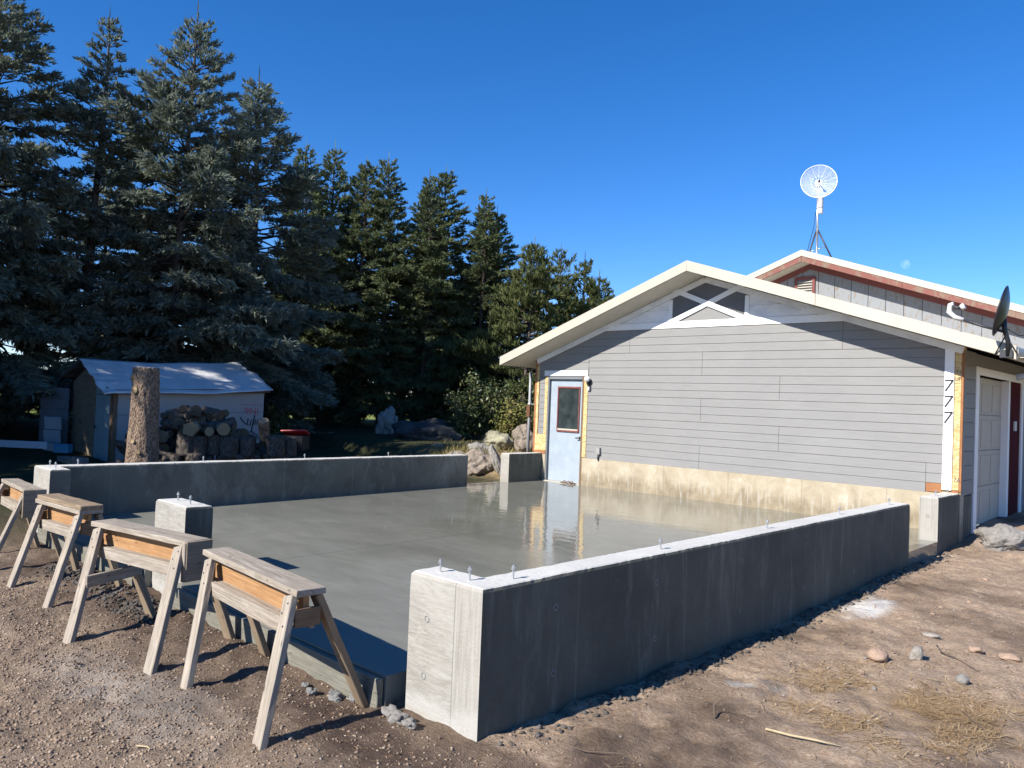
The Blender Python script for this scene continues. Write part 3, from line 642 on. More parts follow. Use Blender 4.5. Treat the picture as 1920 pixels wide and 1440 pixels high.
# garage door on the shaded right side
gd = empty('garage_door', (W-.1, 1.8, 0)); gd.parent = gar; gd.location = Vector((W-.1, 1.8, 0))-org(gar)
bpy.data.objects.remove(gd)
gd = box('garage_door', W-.16, W-.12, .83, 2.78, -.02, 2.2, M_['garagedoor'], gar, bev=.004)
for k in range(4):
    for j in range(3):
        sub(box('door_panel', W-.122, W-.113, .9+.63*j, .9+.63*j+.55, .05+.54*k, .05+.54*k+.43, M_['garagedoor'], gar, bev=.006), gd)
    if k: sub(box('panel_joint', W-.121, W-.1175, .832, 2.778, .008+.54*k, .02+.54*k, M_['darkvent'], gar, bev=0), gd)
box('door_casing', W-.016, W+.012, .66, .828, -.06, 2.32, M_['white'], gar); box('door_casing', W-.016, W+.011, .829, 3.60, 2.205, 2.318, M_['white'], gar)
box('door_jamb', W-.16, W-.018, .80, .829, -.06, 2.205, M_['white'], gar); box('door_jamb', W-.16, W-.0165, 2.782, 2.898, -.06, 2.204, M_['white'], gar); box('door_casing', W-.014, W+.014, 3.605, 3.74, -.06, 2.34, M_['white'], gar)
box('keypad', W-.015, W+.012, 3.14, 3.27, 1.40, 1.56, M_['lightgrey'], gar)
for k in range(10): box('siding_board', W-.013, W+.004-.0004*k, .034, .655, .515+.2*k, .515+.2*k+.196, M_['siding'], gar, bev=.004)
# roof
e = .0
def slope_slab(name, x0, z0, x1, z1, y0, y1, th, mat, parent, drop=0.0):
    return prism(name, [(x0, y0, z0-drop), (x1, y0, z1-drop), (x1, y0, z1-drop-th), (x0, y0, z0-drop-th)], (0, y1-y0, 0), mat, parent)
roof_m = paint('cream roof metal', (.50, .47, .40), .45, .06)
slope_slab('roof', LE[0], LE[1], PK[0], PK[1], -OV+.012, 6.5, .03, roof_m, gar); slope_slab('roof', PK[0], PK[1], RE[0], RE[1], -OV+.0125, 9.0, .03, roof_m, gar)
slope_slab('soffit', LE[0]+.02, LE[1], PK[0], PK[1], -OV+.03, .02, .012, M_['soffit'], gar, FD-.014); slope_slab('soffit', PK[0], PK[1], RE[0]-.02, RE[1], -OV+.031, .021, .012, M_['soffit'], gar, FD-.0145)
slope_slab('eave_soffit', LE[0]+.02, LE[1], -.01, LE[1]+.46*sl_l, .022, 6.5, .012, M_['soffit'], gar, FD-.014)
slope_slab('eave_soffit', W+.015, RE[1]+.72*sl_r, RE[0]-.02, RE[1], .022, 9.0, .012, M_['soffit'], gar, FD-.014)
def fascia(name, x0, z0, x1, z1, mat, parent, y, th, h, m0=0.0):
    return prism(name, [(x0, y, z0+.008), (x1, y, z1+.008), (x1, y, z1-h), (x0, y, z0-h)], (0, th, 0), mat, parent, bev=.002)
fascia('fascia', LE[0]-.01, LE[1]-.004, PK[0]-.001, PK[1], M_['cream'], gar, -OV-.008, .02, FD)
fascia('fascia', PK[0]+.001, PK[1], 5.98, PK[1]-sl_r*(5.98-PK[0]), M_['cream'], gar, -OV-.008, .02, FD); fascia('fascia', 5.984, PK[1]-sl_r*(5.984-PK[0]), RE[0], RE[1], M_['cream'], gar, -OV-.006, .02, FD)
box('eave_fascia', LE[0]-.006, LE[0]+.014, -OV+.013, 6.5, LE[1]-FD, LE[1]-.032, M_['cream'], gar); box('eave_fascia', RE[0]-.016, RE[0]+.004, -OV+.0135, 9.0, RE[1]-FD, RE[1]-.032, M_['cream'], gar)
# gutter and downspout elbow
V, F = [], []; prof = [(0, 0), (0, -.11), (.11, -.11), (.13, 0), (.122, 0), (.104, -.102), (.008, -.102), (.008, 0)]
for y in (-OV+.04, 9.0):
    for dx, dz in prof: V.append((RE[0]+.006+dx-org(gar).x, y-org(gar).y, RE[1]-.03+dz))
m = len(prof)
for j in range(m): F.append((j, m+j, m+(j+1) % m, (j+1) % m))
F.append((0, 1, 6, 7)); F.append((1, 2, 5, 6)); F.append((2, 3, 4, 5)); pyd('gutter', V, F, M_['cream'], gar)
tube('downspout', [(RE[0]+.075, .25, RE[1]-.13), (RE[0]+.075, .25, RE[1]-.20), (RE[0]+.04, .25, RE[1]-.27), (RE[0]-.05, .25, RE[1]-.32), (RE[0]-.16, .25, RE[1]-.345)], .045, paint('grey downspout', (.36, .37, .37), .5), gar, 12)
# utility riser at the far left corner
pr = empty('utility_riser', (-.45, .3, .3)); tag(pr, 'grey conduit riser with small box at the far corner of the garage', 'pipe')
tube('conduit', [(-.45, .3, .3), (-.45, .3, 2.2)], .032, paint('grey conduit', (.3, .31, .32)), pr, 10); box('junction_box', -.50, -.40, .25, .29, 1.25, 1.5, M_['rust'], pr); tube('strap', [(-.45, .3, 1.50), (-.45, .3, 1.54)], .044, M_['metal'], pr, 10); box('wall_strap', -.42, -.05, .29, .31, 1.515, 1.535, M_['metal'], pr)

# ------------------------------------------------------------------ house behind
hs_ = empty('house', (3.5, 8, 0)); tag(hs_, 'taller house behind the garage with peeling red gable trim', 'house')
HP = (3.55, 5.065); sL, sR = .365, .352; HY = 4.4; HWY = 4.86
HR = 8.7; HL = -1.2
hz = lambda x: HP[1]-(sL*(HP[0]-x) if x < HP[0] else sR*(x-HP[0]))
prism('wall', [(-.8, HWY+.03, 0), (8.3, HWY+.03, 0), (8.3, HWY+.03, hz(8.3)-.065), (HP[0], HWY+.03, HP[1]-.065), (-.8, HWY+.03, hz(-.8)-.065)], (0, 9, 0), M_['t111'], hs_)
slope_slab('roof', HL, hz(HL), HP[0], HP[1], HY+.01, 14.5, .06, roof_m, hs_); slope_slab('roof', HP[0], HP[1], HR, hz(HR), HY+.0105, 14.5, .06, roof_m, hs_)
for a_, b_ in ((HL, HP[0]-.001), (HP[0]+.001, 6.2), (6.203, HR)):
    fascia('roof_edge', a_, hz(a_), b_, hz(b_), M_['cream'], hs_, HY-.02, .025, .125)
for a_, b_ in ((HL, HP[0]-.001), (HP[0]+.001, 5.6), (5.604, HR)):
    prism('fascia', [(a_, HY-.006, hz(a_)-.126), (b_, HY-.006, hz(b_)-.126), (b_, HY-.006, hz(b_)-.245), (a_, HY-.006, hz(a_)-.245)], (0, .03, 0), M_['redpeel'], hs_, bev=.003)
slope_slab('soffit', HL, hz(HL), HP[0], HP[1], HY+.03, HWY+.02, .012, M_['soffit'], hs_, .21); slope_slab('soffit', HP[0], HP[1], HR, hz(HR), HY+.031, HWY+.021, .012, M_['soffit'], hs_, .2105)
prism('frieze_board', [(-.8, HWY-.012, hz(-.8)-.225), (HP[0]-.001, HWY-.012, HP[1]-.225), (HP[0]-.001, HWY-.012, HP[1]-.345), (-.8, HWY-.012, hz(-.8)-.345)], (0, .025, 0), M_['pinkred'], hs_)
prism('frieze_board', [(HP[0]+.001, HWY-.012, HP[1]-.225), (8.3, HWY-.012, hz(8.3)-.225), (8.3, HWY-.012, hz(8.3)-.345), (HP[0]+.001, HWY-.012, HP[1]-.345)], (0, .025, 0), M_['pinkred'], hs_)
x = 2.0
while x < 8.25:
    b_ = min(x+.338, 8.29); zb = 2.2
    prism('siding_board', [(x, HWY+.006, zb), (b_, HWY+.006, zb), (b_, HWY+.006, hz(b_)-.34)]+([(HP[0], HWY+.006, HP[1]-.34)] if x < HP[0] < b_ else [])+[(x, HWY+.006, hz(x)-.34)], (0, .022, 0), M_['t111'], hs_)
    x += .35
lv = box('louvre_vent', 3.28, 3.62, HWY-.008, HWY+.004, 4.08, 4.50, M_['darkvent'], hs_, bev=0)
for b_ in ((3.22, 3.28, 4.02, 4.56), (3.62, 3.68, 4.02, 4.56)): box('vent_frame', b_[0], b_[1], HWY-.035, HWY+.0045, b_[2], b_[3], M_['pinkred'], hs_)
box('vent_frame', 3.281, 3.619, HWY-.033, HWY+.0045, 4.50, 4.56, M_['pinkred'], hs_)
for k in range(7): bar('louvre', (3.282, HWY-.018, 4.10+.058*k), (3.618, HWY-.018, 4.10+.058*k), .045, .006, (0, 1, .75), M_['cream'], hs_, 0)

# radio dish on tripod on the house ridge
rd = empty('radio_dish', (3.02, 6.5, HP[1])); tag(rd, 'round wire grid antenna dish on a tripod on the house ridge', 'antenna')
px_, py_ = 2.98, 6.5
ridge_z = HP[1]
tube('mast', [(px_+.02, py_, 5.43), (px_, py_, 7.02)], .027, M_['metal'], rd, 10)
for q in ((px_-.33, py_-.12, hz(px_-.33)+.01), (px_+.20, py_-.42, hz(px_+.20)+.01), (px_+.42, py_+.25, hz(px_+.42)+.01)):
    tube('leg', [(px_+.01, py_, 6.0), q], .02, M_['darkmetal'] if q[1] > py_ or q[0] < px_ else M_['metal'], rd, 8)
    mid = Vector(q)*.45+Vector((px_+.01, py_, 6.0))*.55; tube('brace', [(px_+.015, py_, 5.5), mid], .010, M_['metal'], rd, 6)
    box('foot', q[0]-.06, q[0]+.06, q[1]-.05, q[1]+.05, q[2]-.03, q[2]+.015, M_['darkmetal'], rd)
box('radio_unit', px_+.03, px_+.13, py_-.05, py_+.05, 6.35, 6.75, M_['lightgrey'], rd, bev=.015)
c = Vector((3.05, 6.36, 7.06)); nd = Vector((.42, -.88, .12)).normalized(); ax_ = Vector((0, 0, 1)).cross(nd).normalized(); ay_ = nd.cross(ax_)
RD = .405; dep = lambda r: .10*(r/RD)**2
V, F = [], []
def circ(r, th, n_=48):
    P = [c+nd*dep(r)+(ax_*math.cos(t)+ay_*math.sin(t))*r for t in np.linspace(0, 2*math.pi, n_+1)]; tube_geo(P, th, 4, V, F)
circ(RD, .009)
o = pyd('rim', [v-org(rd) for v in V], F, M_['white'], rd, smooth=True)
V, F = [], []
for k in range(14):
    t = 2*math.pi*(k+.5)/14; dv = ax_*math.cos(t)+ay_*math.sin(t); tube_geo([c+dv*.05, c+nd*dep(.22)+dv*.22, c+nd*dep(RD)+dv*RD], .0036, 4, V, F)
    o = pyd('spoke', [v-org(rd) for v in V], F, M_['white'], rd); V, F = [], []
for r in np.arange(.06, RD-.01, .0165): circ(r, .0022, 40)
for k in range(84):
    t = 2*math.pi*k/84; dv = ax_*math.cos(t)+ay_*math.sin(t); tube_geo([c+nd*dep(.14)+dv*.14, c+nd*dep(.3)+dv*.3, c+nd*dep(RD)+dv*RD], .002, 3, V, F)
o = pyd('wire_mesh', [v-org(rd) for v in V], F, M_['white'], rd)
bar('hub_plate', c-ax_*.075-nd*.01, c+ax_*.075-nd*.01, .15, .02, ay_, M_['white'], rd, .004)
tube('feed_arm', [c, c+nd*.26-ay_*.07], .012, M_['darkmetal'], rd, 8); tube('feed_horn', [c+nd*.24-ay_*.065, c+nd*.31-ay_*.08], .028, M_['darkmetal'], rd, 10)
tube('cable', [(px_-.02, py_-.03, 6.4), (px_-.06, py_-.04, 6.0), (px_-.16, py_-.05, 5.6), (px_-.30, py_-.14, hz(px_-.33)+.03)], .008, M_['black'], rd, 6)

# black satellite dish at the eave
sd = empty('satellite_dish', (8.45, -.66, 2.35)); tag(sd, 'black satellite dish seen edge on at the garage eave', 'satellite dish')
tube('mast', [(8.45, -.66, 2.36), (8.45, -.68, 2.55), (8.42, -.72, 2.68), (8.41, -.74, 2.88)], .028, M_['black'], sd, 10)
c = Vector((8.37, -.76, 2.92)); nd = Vector((-.93, -.10, .22)).normalized(); ax_ = Vector((0, 0, 1)).cross(nd).normalized(); ay_ = nd.cross(ax_)
V, F = [], []; nr, nt = 8, 32; R1, R2 = .27, .315
for i in range(nr+1):
    for k in range(nt):
        t = 2*math.pi*k/nt; r = i/nr; V.append(c+ax_*math.cos(t)*R1*r+ay_*math.sin(t)*R2*r+nd*(.075*r*r-.075)-org(sd))
for i in range(nr+1):
    for k in range(nt):
        t = 2*math.pi*k/nt; r = i/nr; V.append(c+ax_*math.cos(t)*R1*(r*1.02)+ay_*math.sin(t)*R2*(r*1.02)+nd*(.075*r*r-.075-.016*(1-.3*r))-org(sd))
o2 = (nr+1)*nt
for i in range(nr):
    for k in range(nt):
        k2 = (k+1) % nt; F.append((i*nt+k, i*nt+k2, (i+1)*nt+k2, (i+1)*nt+k)); F.append((o2+i*nt+k, o2+(i+1)*nt+k, o2+(i+1)*nt+k2, o2+i*nt+k2))
for k in range(nt): k2 = (k+1) % nt; F.append((nr*nt+k, nr*nt+k2, o2+nr*nt+k2, o2+nr*nt+k))
pyd('reflector', V, F, M_['black'], sd, smooth=True)
tube('arm', [(8.42, -.72, 2.66), (8.2, -.76, 2.73), (7.97, -.80, 2.83)], .016, M_['darkmetal'], sd, 8)
tube('arm_end', [(7.98, -.80, 2.825), (7.88, -.81, 2.86), (7.815, -.82, 2.93), (7.83, -.82, 3.02), (7.865, -.82, 3.03)], [.022, .03, .034, .034, .03], M_['lightgrey'], sd, 10)
tube('feed_horn', [(7.86, -.82, 2.985), (7.95, -.81, 2.975)], .024, M_['darkmetal'], sd, 10); tube('feed_horn', [(7.95, -.81, 2.975), (7.99, -.81, 3.0)], [.04, .045], M_['lightgrey'], sd, 10)
box('mount', 8.36, 8.50, -.68, -.633, 2.34, 2.44, M_['darkmetal'], sd)
for dx in (-.13, .12): tube('strut', [(8.43+dx, -.64, 2.38), (8.43, -.70, 2.62)], .009, M_['darkmetal'], sd, 6)
tube('cable', [(8.44, -.7, 2.7), (8.55, -.62, 2.62), (8.7, -.5, 2.62), (9.0, -.2, 2.75)], .006, M_['black'], sd, 6)

# ------------------------------------------------------------------ shed
sh = empty('shed', (-7.7, -4.2, -.1)); tag(sh, 'small shed with white sheet roof and house wrap wall behind the woodpile', 'shed')
tl = lambda y: .045*(y+5.9)
SX0, SX1, SY0, SY1 = -9.0, -6.42, -5.9, -2.5
def sp(x, y, z): return (x, y, z+tl(y))
prism('gable_wall', [(SX0, SY0, -.3), (SX0, SY0, 1.62), (-7.8, SY0, 2.08), (-7.45, SY0, 1.95), (-7.45, SY0, -.3)], (0, .04, 0), M_['oldply'], sh)
prism('gable_wall', [(-7.447, SY0+.004, 1.52), (-7.447, SY0+.004, 1.94), (SX1, SY0+.004, 1.46), (SX1, SY0+.004, 1.40)], (0, .035, 0), M_['oldply'], sh)
sdoor = box('door', -7.43, -6.60, SY0-.02, SY0+.02, -.12, 1.36, M_['tealdoor'], sh)
box('door_header', -7.44, -6.59, SY0-.02, SY0+.022, 1.37, 1.51, M_['tealdoor'], sh); sub(box('handle', -7.40, -7.37, SY0-.05, SY0-.021, .62, .70, M_['darkmetal'], sh), sdoor)
box('corner_post', -6.58, -6.40, SY0-.025, SY0+.06, -.3, 1.44, M_['brown'], sh)
prism('side_wall', [(SX1, SY0+.062, -.3), (SX1, SY1, -.3), (SX1, SY1, 1.44+tl(SY1)), (SX1, SY0+.062, 1.44)], (-.04, 0, 0), M_['wrap'], sh)
for z in (.95, .42, 1.38): tube('wrap_seam', [(SX1+.002, SY0+.07, z), (SX1+.002, SY1, z+tl(SY1)*.9)], .006, M_['greypanel'], sh, 4)
prism('back_wall', [(SX0, SY0+.06, -.3), (SX0, SY1, -.3), (SX0, SY1, 1.6), (SX0, SY0+.06, 1.6)], (.04, 0, 0), M_['oldply'], sh); prism('end_wall', [(SX0, SY1, -.3), (SX1, SY1, -.3), (SX1, SY1, 1.55), (-7.8, SY1, 2.2), (SX0, SY1, 1.7)], (0, -.04, 0), M_['oldply'], sh)
# roof sheet with a ragged sagging edge
def roof_sheet(name, xa, za, xb, zb, y0, y1, mat, parent, nu=24, nv=40):
    V, F = [], []; o_ = org(parent)
    for i in range(nu+1):
        for j in range(nv+1):
            u, v = i/nu, j/nv; x = lerp(xa, xb, u); y = lerp(y0, y1, v); rag = noise.noise((u*3, 4*v, 1))*.03
            if j == 0: y += noise.noise((u*6, 0, 3))*.07
            if j == nv: y += noise.noise((u*5, 0, 8))*.22-.15*max(0, .5-u)
            if i == nu: x += noise.noise((v*8, 0, 5))*.05
            crin = math.exp(-v*9)*u*noise.noise((u*16, v*6, 2))*.13 - math.exp(-v*12)*.07*u*u
            z = lerp(za, zb, u)+tl(y)+rag-.07*math.sin(math.pi*v)+crin; V.append(Vector((x, y, z))-o_)
    n1 = nv+1
    for i in range(nu):
        for j in range(nv): F.append((i*n1+j, (i+1)*n1+j, (i+1)*n1+j+1, i*n1+j+1))
    o = pyd(name, V, F, mat, parent, smooth=True); md = o.modifiers.new('thick', 'SOLIDIFY'); md.thickness = .012; md.offset = -1; return o
roof_sheet('roof', -7.85, 2.14, -6.22, 1.46, -6.18, -2.42, M_['tarp'], sh); roof_sheet('roof', -7.86, 2.13, -9.5, 1.72, -6.12, -2.3, M_['greypanel'], sh)
bar('rafter', (-7.78, SY0-.12, 2.03), (-6.5, SY0-.12, 1.46), .1, .04, (0, 0, 1), M_['fresh'], sh); bar('eave_board', (SX1+.03, SY0, 1.435), (SX1+.03, SY1+.1, 1.435+tl(SY1)), .09, .02, (0, 0, 1), M_['brown'], sh)
wx_ = SX1+.004
text('printed_mark', '.8', (wx_, -5.47, .86), .26, M_['blackink'], sh, (R(90), 0, R(90)))
o = text('printed_mark', '9NI', (wx_+.001, -2.84, 1.08), .24, M_['redink'], sh, (R(90), 0, R(90)))
tube('printed_line', [(wx_, -3.12, 1.24), (wx_, -2.55, 1.245)], .006, M_['redink'], sh, 4)
for P_ in ([(-3.12, .95), (-3.06, .86), (-2.98, .80), (-2.93, .78)], [(-2.92, .92), (-2.93, .78), (-2.87, .76), (-2.84, .9), (-2.86, .76)], [(-2.76, 1.0), (-2.83, .62)], [(-2.78, .78), (-2.74, .9), (-2.72, .77), (-2.68, .9), (-2.66, .77), (-2.62, .9), (-2.60, .78)], [(-2.98, .5), (-2.9, .6), (-2.8, .61), (-2.7, .54), (-2.62, .44)], [(-2.86, .52), (-2.80, .55), (-2.76, .5)]):
    tube('printed_stroke', [(wx_, a_, b_) for a_, b_ in P_], .014, M_['blackink'], sh, 5)

# lumber and panels left of the shed
o = empty('siding_panel_stack', (-9.3, -6.6, -.1)); tag(o, 'dark grey siding panel leaning against the shed corner', 'panel')
for k in range(6): bar('panel_board', (-9.35, -6.45, .12+.245*k), (-8.75, -6.05, .12+.245*k), .24, .025, (0, -.08, 1), M_['greypanel'], o)
o = empty('slatted_panel', (-8.6, -6.5, -.1)); tag(o, 'pale slatted panel leaning in front of the dark siding panel', 'panel')
for k in range(3): bar('slat', (-8.80, -6.50, .10+.29*k), (-8.38, -6.30, .10+.29*k), .275, .03, (0, -.12, 1), M_['palepanel'], o)
o = empty('lumber_beam', (-7.6, -7.7, .25)); tag(o, 'long white board lying on the ground left of the shed', 'board')
bar('board', (-8.6, -8.9, .33), (-6.95, -6.95, .30), .14, .06, (0, 0, 1), M_['palepanel'], o)
tag(bar('blue_crate', (-7.6, -6.6, .2), (-7.35, -6.4, .2), .18, .16, (0, 0, 1), M_['blueplastic']), 'small blue box at the end of the white board', 'box')
for k in range(3):
    tag(box('concrete_block', -7.0+.42*k, -6.6+.42*k, -6.75, -6.55, -.12, .08+.02*k, M_['greyrock']), None, 'block', 'grey blocks on the ground before the shed door'); bpy.data.objects['concrete_block'+('' if k == 0 else '.%03d' % k)]['label'] = 'grey block on the ground before the shed'

# ------------------------------------------------------------------ cut trunk and firewood
def log_me(name, r, L, seed, mats, rough=.06, n_=22, m_=7, taper=0.0, flare=0.0):
    V, F, mi = [], [], []
    for j in range(m_+1):
        t = j/m_; z = -L/2+L*t
        for k in range(n_):
            g = 2*math.pi*k/n_; rr = r*(1-taper*t+flare*(1-t)**4)*(1+rough*(noise.noise((math.cos(g)*2+seed, math.sin(g)*2, z*3/r*.12))*1.2+.5*noise.noise((math.cos(g)*6+seed, math.sin(g)*6, z*14*.3))))
            V.append((math.cos(g)*rr, math.sin(g)*rr, z))
    for j in range(m_):
        for k in range(n_): F.append((j*n_+k, j*n_+(k+1) % n_, (j+1)*n_+(k+1) % n_, (j+1)*n_+k)); mi.append(0)
    F.append(tuple(range(n_))[::-1]); F.append(tuple(m_*n_+k for k in range(n_))); mi += [1, 1]
    me = bpy.data.meshes.new(name); me.from_pydata(V, [], F); me.polygons.foreach_set('material_index', mi)
    me.polygons.foreach_set('use_smooth', [i == 0 for i in mi])
    for q in mats: me.materials.append(q)
    return me
L_ = 2.25
st = link('tree_stump', log_me('tree_stump', .27, L_, 1, [M_['bark'], M_['cut']], .10, 72, 90, .26, .12), None, None, (-2.72, -6.73, 1.875-L_/2)); tag(st, 'tall cut spruce trunk standing behind the far concrete wall', 'tree stump')
for k, (g_, z_, r_) in enumerate(((-1.9, .93, .05), (-1.15, .72, .06), (-1.0, -.12, .035), (-.6, -.3, .03), (-2.5, .3, .03))):
    a_ = Vector((math.cos(g_), math.sin(g_), .1)); rr = .27*(1-.26*(z_/L_+.5)); V, F = tube_geo([a_*(rr-.03)+Vector((0, 0, z_)), a_*(rr+.025)+Vector((0, 0, z_))], r_, 10); pyd('branch_knot', V, F, M_['cut'], st)
M_['oldcut'] = rockm('aged log end', (.07, .05, .032), (.13, .095, .06), (.20, .15, .095))
small = [log_me('log', r, l, 10+i, [M_['darkbark'], M_['oldcut']], .2) for i, (r, l) in enumerate(((.075, .45), (.10, .42), (.06, .5), (.115, .4)))]
rounds = [log_me('log_round', r, l, 30+i, [M_['darkbark'], M_['oldcut']], .14) for i, (r, l) in enumerate(((.16, .40), (.19, .42), (.14, .38)))]
def put(me, name, loc, rot, label, cat, group=None):
    o = bpy.data.objects.new(name, me); COL.objects.link(o); o.location = loc; o.rotation_euler = rot; return tag(o, label, cat, group)
wd = Vector((1.12, 2.40)).normalized(); P0 = Vector((-5.0, -6.15)); pv = Vector((wd.y, -wd.x))
def wp(a_, b_): q = P0+wd*a_+pv*b_; return q.x, q.y
rr_ = random.Random(4)
for row, (zc, n_) in enumerate(((.08, 9), (.46, 8))):
    for k in range(n_):
        if row == 1 and k in (5, 8): continue
        a_ = .92+.285*k+rr_.uniform(-.05, .05)+.12*row; x, y = wp(a_, .15+rr_.uniform(-.06, .06)); put(rounds[(k+row) % 3], 'log_round', (x, y, zc+rr_.uniform(-.03, .03)), (rr_.uniform(-.06, .06), rr_.uniform(-.06, .06), rr_.uniform(0, 6)), 'upright cut log round in the front rows of the woodpile', 'log', 'upright rounds in the woodpile')
heap = []
for k in range(150):
    a_ = rr_.uniform(.0, 2.7); top = 1.16-(.62 if a_ < 1.25 else 1.05)*abs((a_-1.25)/1.3)**1.8; bb_ = rr_.uniform(-.75, -.1); z_ = rr_.uniform(.45, 1.0)*top if a_ > .75 else rr_.uniform(.0, 1.0)*max(.12, top-.15)
    if bb_ > -.3: z_ = min(z_, .84)
    x, y = wp(a_, bb_); put(small[k % 4], 'log', (x, y, max(0, z_)), (R(90)+rr_.uniform(-.4, .4), rr_.uniform(-.5, .5), rr_.uniform(-2.2, 2.2)), 'dark barked log in the loose heap at the top of the woodpile', 'log', 'logs heaped on the woodpile')
for k in range(9):
    a_ = .1+.13*k; x, y = wp(a_*.75, .12); put(small[(k*3) % 4], 'log', (x, y, .02+.36*rr_.random()*min(1, a_)), (R(80), rr_.uniform(-.5, .5), rr_.uniform(-.6, .9)), 'log lying at the near end of the woodpile beside the tall trunk', 'log', 'logs at the near end of the woodpile')
face_rot = lambda dz: (R(90), 0, R(64)+dz)
x, y = wp(1.72, .14); put(log_me('log', .125, .4, 51, [M_['bark'], M_['cut']], .1), 'log', (x, y, .79), face_rot(.1), 'large pale faced log, rightmost of three on the upper row of rounds', 'log')
x, y = wp(1.48, .2); put(log_me('log', .085, .4, 52, [M_['bark'], M_['cut']], .06), 'log', (x, y, .74), face_rot(0), 'small round pale faced log between two larger ones on the woodpile', 'log')
o = put(log_me('split_log', .15, .42, 53, [M_['cut'], M_['cut']], .06, 5, 2), 'split_log', (*wp(1.17, .16), .78), face_rot(-.2), 'split pale wedge of firewood lying on the upper row of rounds', 'log')
put(log_me('log', .10, .5, 54, [M_['bark'], M_['cut']], .15), 'log', (*wp(2.5, .25), .78), (.35, .5, 0), 'short barked log leaning at the right end of the woodpile', 'log')
o = empty('red_bin', (-3.6, -3.1, .2)); tag(o, 'red plastic bin behind the right end of the woodpile', 'bin')
b_ = bar('tub', (-4.35, -3.15, .50), (-4.0, -2.85, .50), .3, .5, (0, 0, 1), M_['black'], o); bar('lid', (-4.40, -3.17, .70), (-3.97, -2.83, .73), .28, .03, (1, -1, .55), M_['redplastic'], o)

# ------------------------------------------------------------------ sawhorses
def sawhorse(label, top, zt_, legs, rail=True, endplate=False, double=False, brace=False, rail_z=-.22, m_top='weathered'):
    """top: four corners NL, FL, FR, NR (x,y) of the top board; legs: ground points NL, NR, FR, FL"""
    NL, FL, FR, NR = [Vector((*p, 0)) for p in top]; c = (NL+FL+FR+NR)/4; e = empty('sawhorse', (c.x, c.y, gz(c.x, c.y))); tag(e, label, 'sawhorse', 'sawhorses before the slab')
    A = (NL+FL)/2; B = (NR+FR)/2; ux = (B-A).normalized(); uy = Vector((-ux.y, ux.x, 0)); wd_ = abs((FL-NL).dot(uy)); wd_ = max(.15, min(.2, wd_)); Lb = (B-A).length; zv = Vector((0, 0, 1))
    th = .038
    P = lambda s_, t_, z: A+ux*(s_*Lb)+uy*t_+zv*z
    bar('top_board', P(0, 0, zt_-th/2), P(1, 0, zt_-th/2), wd_, th, uy, M_[m_top], e, .004, .002, 10)
    z0 = zt_-th
    if double: bar('top_board', P(-.03, 0, z0-.020), P(.99, 0, z0-.020), wd_+.01, th, uy, M_['weathered'], e, .004, .0015, 8); z0 -= th+.003
    bar('beam', P(.04, 0, z0-.002-.07), P(.96, 0, z0-.002-.07), .14, .036, zv, M_['fresh'], e, .003)
    for sd_ in (-1, 1):
        bar('rail', P(.10, sd_*.085, z0-.175), P(.90, sd_*.085, z0-.175), .085, .03, zv, M_['weathered'], e, .003, .001, 6)
    bar('shelf_board', P(.09, 0, z0-.150), P(.91, 0, z0-.150), .135, .024, uy, M_['weathered'], e, .003)
    tops = {0: P(.075, -wd_/2+.02, z0+.000), 1: P(.93, -wd_/2+.02, z0), 2: P(.93, wd_/2-.02, z0), 3: P(.075, wd_/2-.02, z0)}
    for k, g_ in enumerate(legs):
        gp = Vector((*g_, gz(*g_)-.03)); tp = tops[k]
        d = (tp-gp).normalized(); bar('leg', gp, tp-d*.012, .089, .04, ux, M_['weathered'] if k < 2 else M_['brownleg'], e, .004, .001, 8)
        if k < 2:
            nv = ux.cross(d).normalized(); nv = nv if nv.dot(uy) < 0 else -nv
            for q_, w_ in ((.05, .02), (.11, -.022), (.17, .015)):
                c_ = tp-d*q_+ux*w_+nv*.0195; V_, F_ = tube_geo([c_-nv*.004, c_+nv*.0035], .0055, 7); pyd('nail', [v-org(e) for v in V_], F_, M_['darkmetal'], e)
    for s_ in (.028, .972):
        bar('gusset', P(s_, -.075, z0-.12), P(s_, .075, z0-.12), .10, .02, zv, M_['brown'], e, .003)
    if endplate:
        bar('end_plate', P(1.012, -.10, z0-.10), P(1.012, .10, z0-.10), .27, .024, zv, M_['oldply'], e, .003); bar('end_strip', P(1.0, -wd_/2-.005, z0+.03), P(1.0, -wd_/2-.005, z0-.235), .035, .02, ux, M_['weathered'], e, .003)
    if brace:
        a_ = lerp(Vector((*legs[0], gz(*legs[0]))), tops[0], .52); b2 = lerp(Vector((*legs[3], gz(*legs[3]))), tops[3], .52); bar('cross_brace', a_-uy*.02+ux*.05, b2+uy*.02+ux*.05, .085, .03, zv, M_['weathered'], e, .003)
M_['brownleg'] = wood('tan weathered wood', ((.17, .12, .075), (.28, .21, .14), (.38, .30, .21)))
sawhorse('nearest sawhorse in the row, with a cracked grey top board above an orange beam', [(5.80, -9.62), (5.74, -9.44), (7.06, -9.54), (7.11, -9.72)], .50, [(6.16, -9.87), (7.157, -9.94), (6.959, -9.094-.06), (5.859, -9.113-.06)])
sawhorse('second sawhorse from the camera, with a plate closing its right end and a cross brace', [(4.288, -9.80), (4.21, -9.62), (5.36, -9.40), (5.52, -9.60)], .50, [(4.774, -10.085), (5.717, -9.906), (5.422, -9.21), (4.52, -9.404)], endplate=True, brace=True)
sawhorse('third sawhorse from the camera, with two boards stacked as its top', [(2.64, -9.69), (2.40, -9.52), (3.36, -9.43), (3.56, -9.63)], .505, [(2.794, -9.951), (3.697, -9.917), (3.50, -9.26), (2.531, -9.316)], double=True, m_top='brownleg')
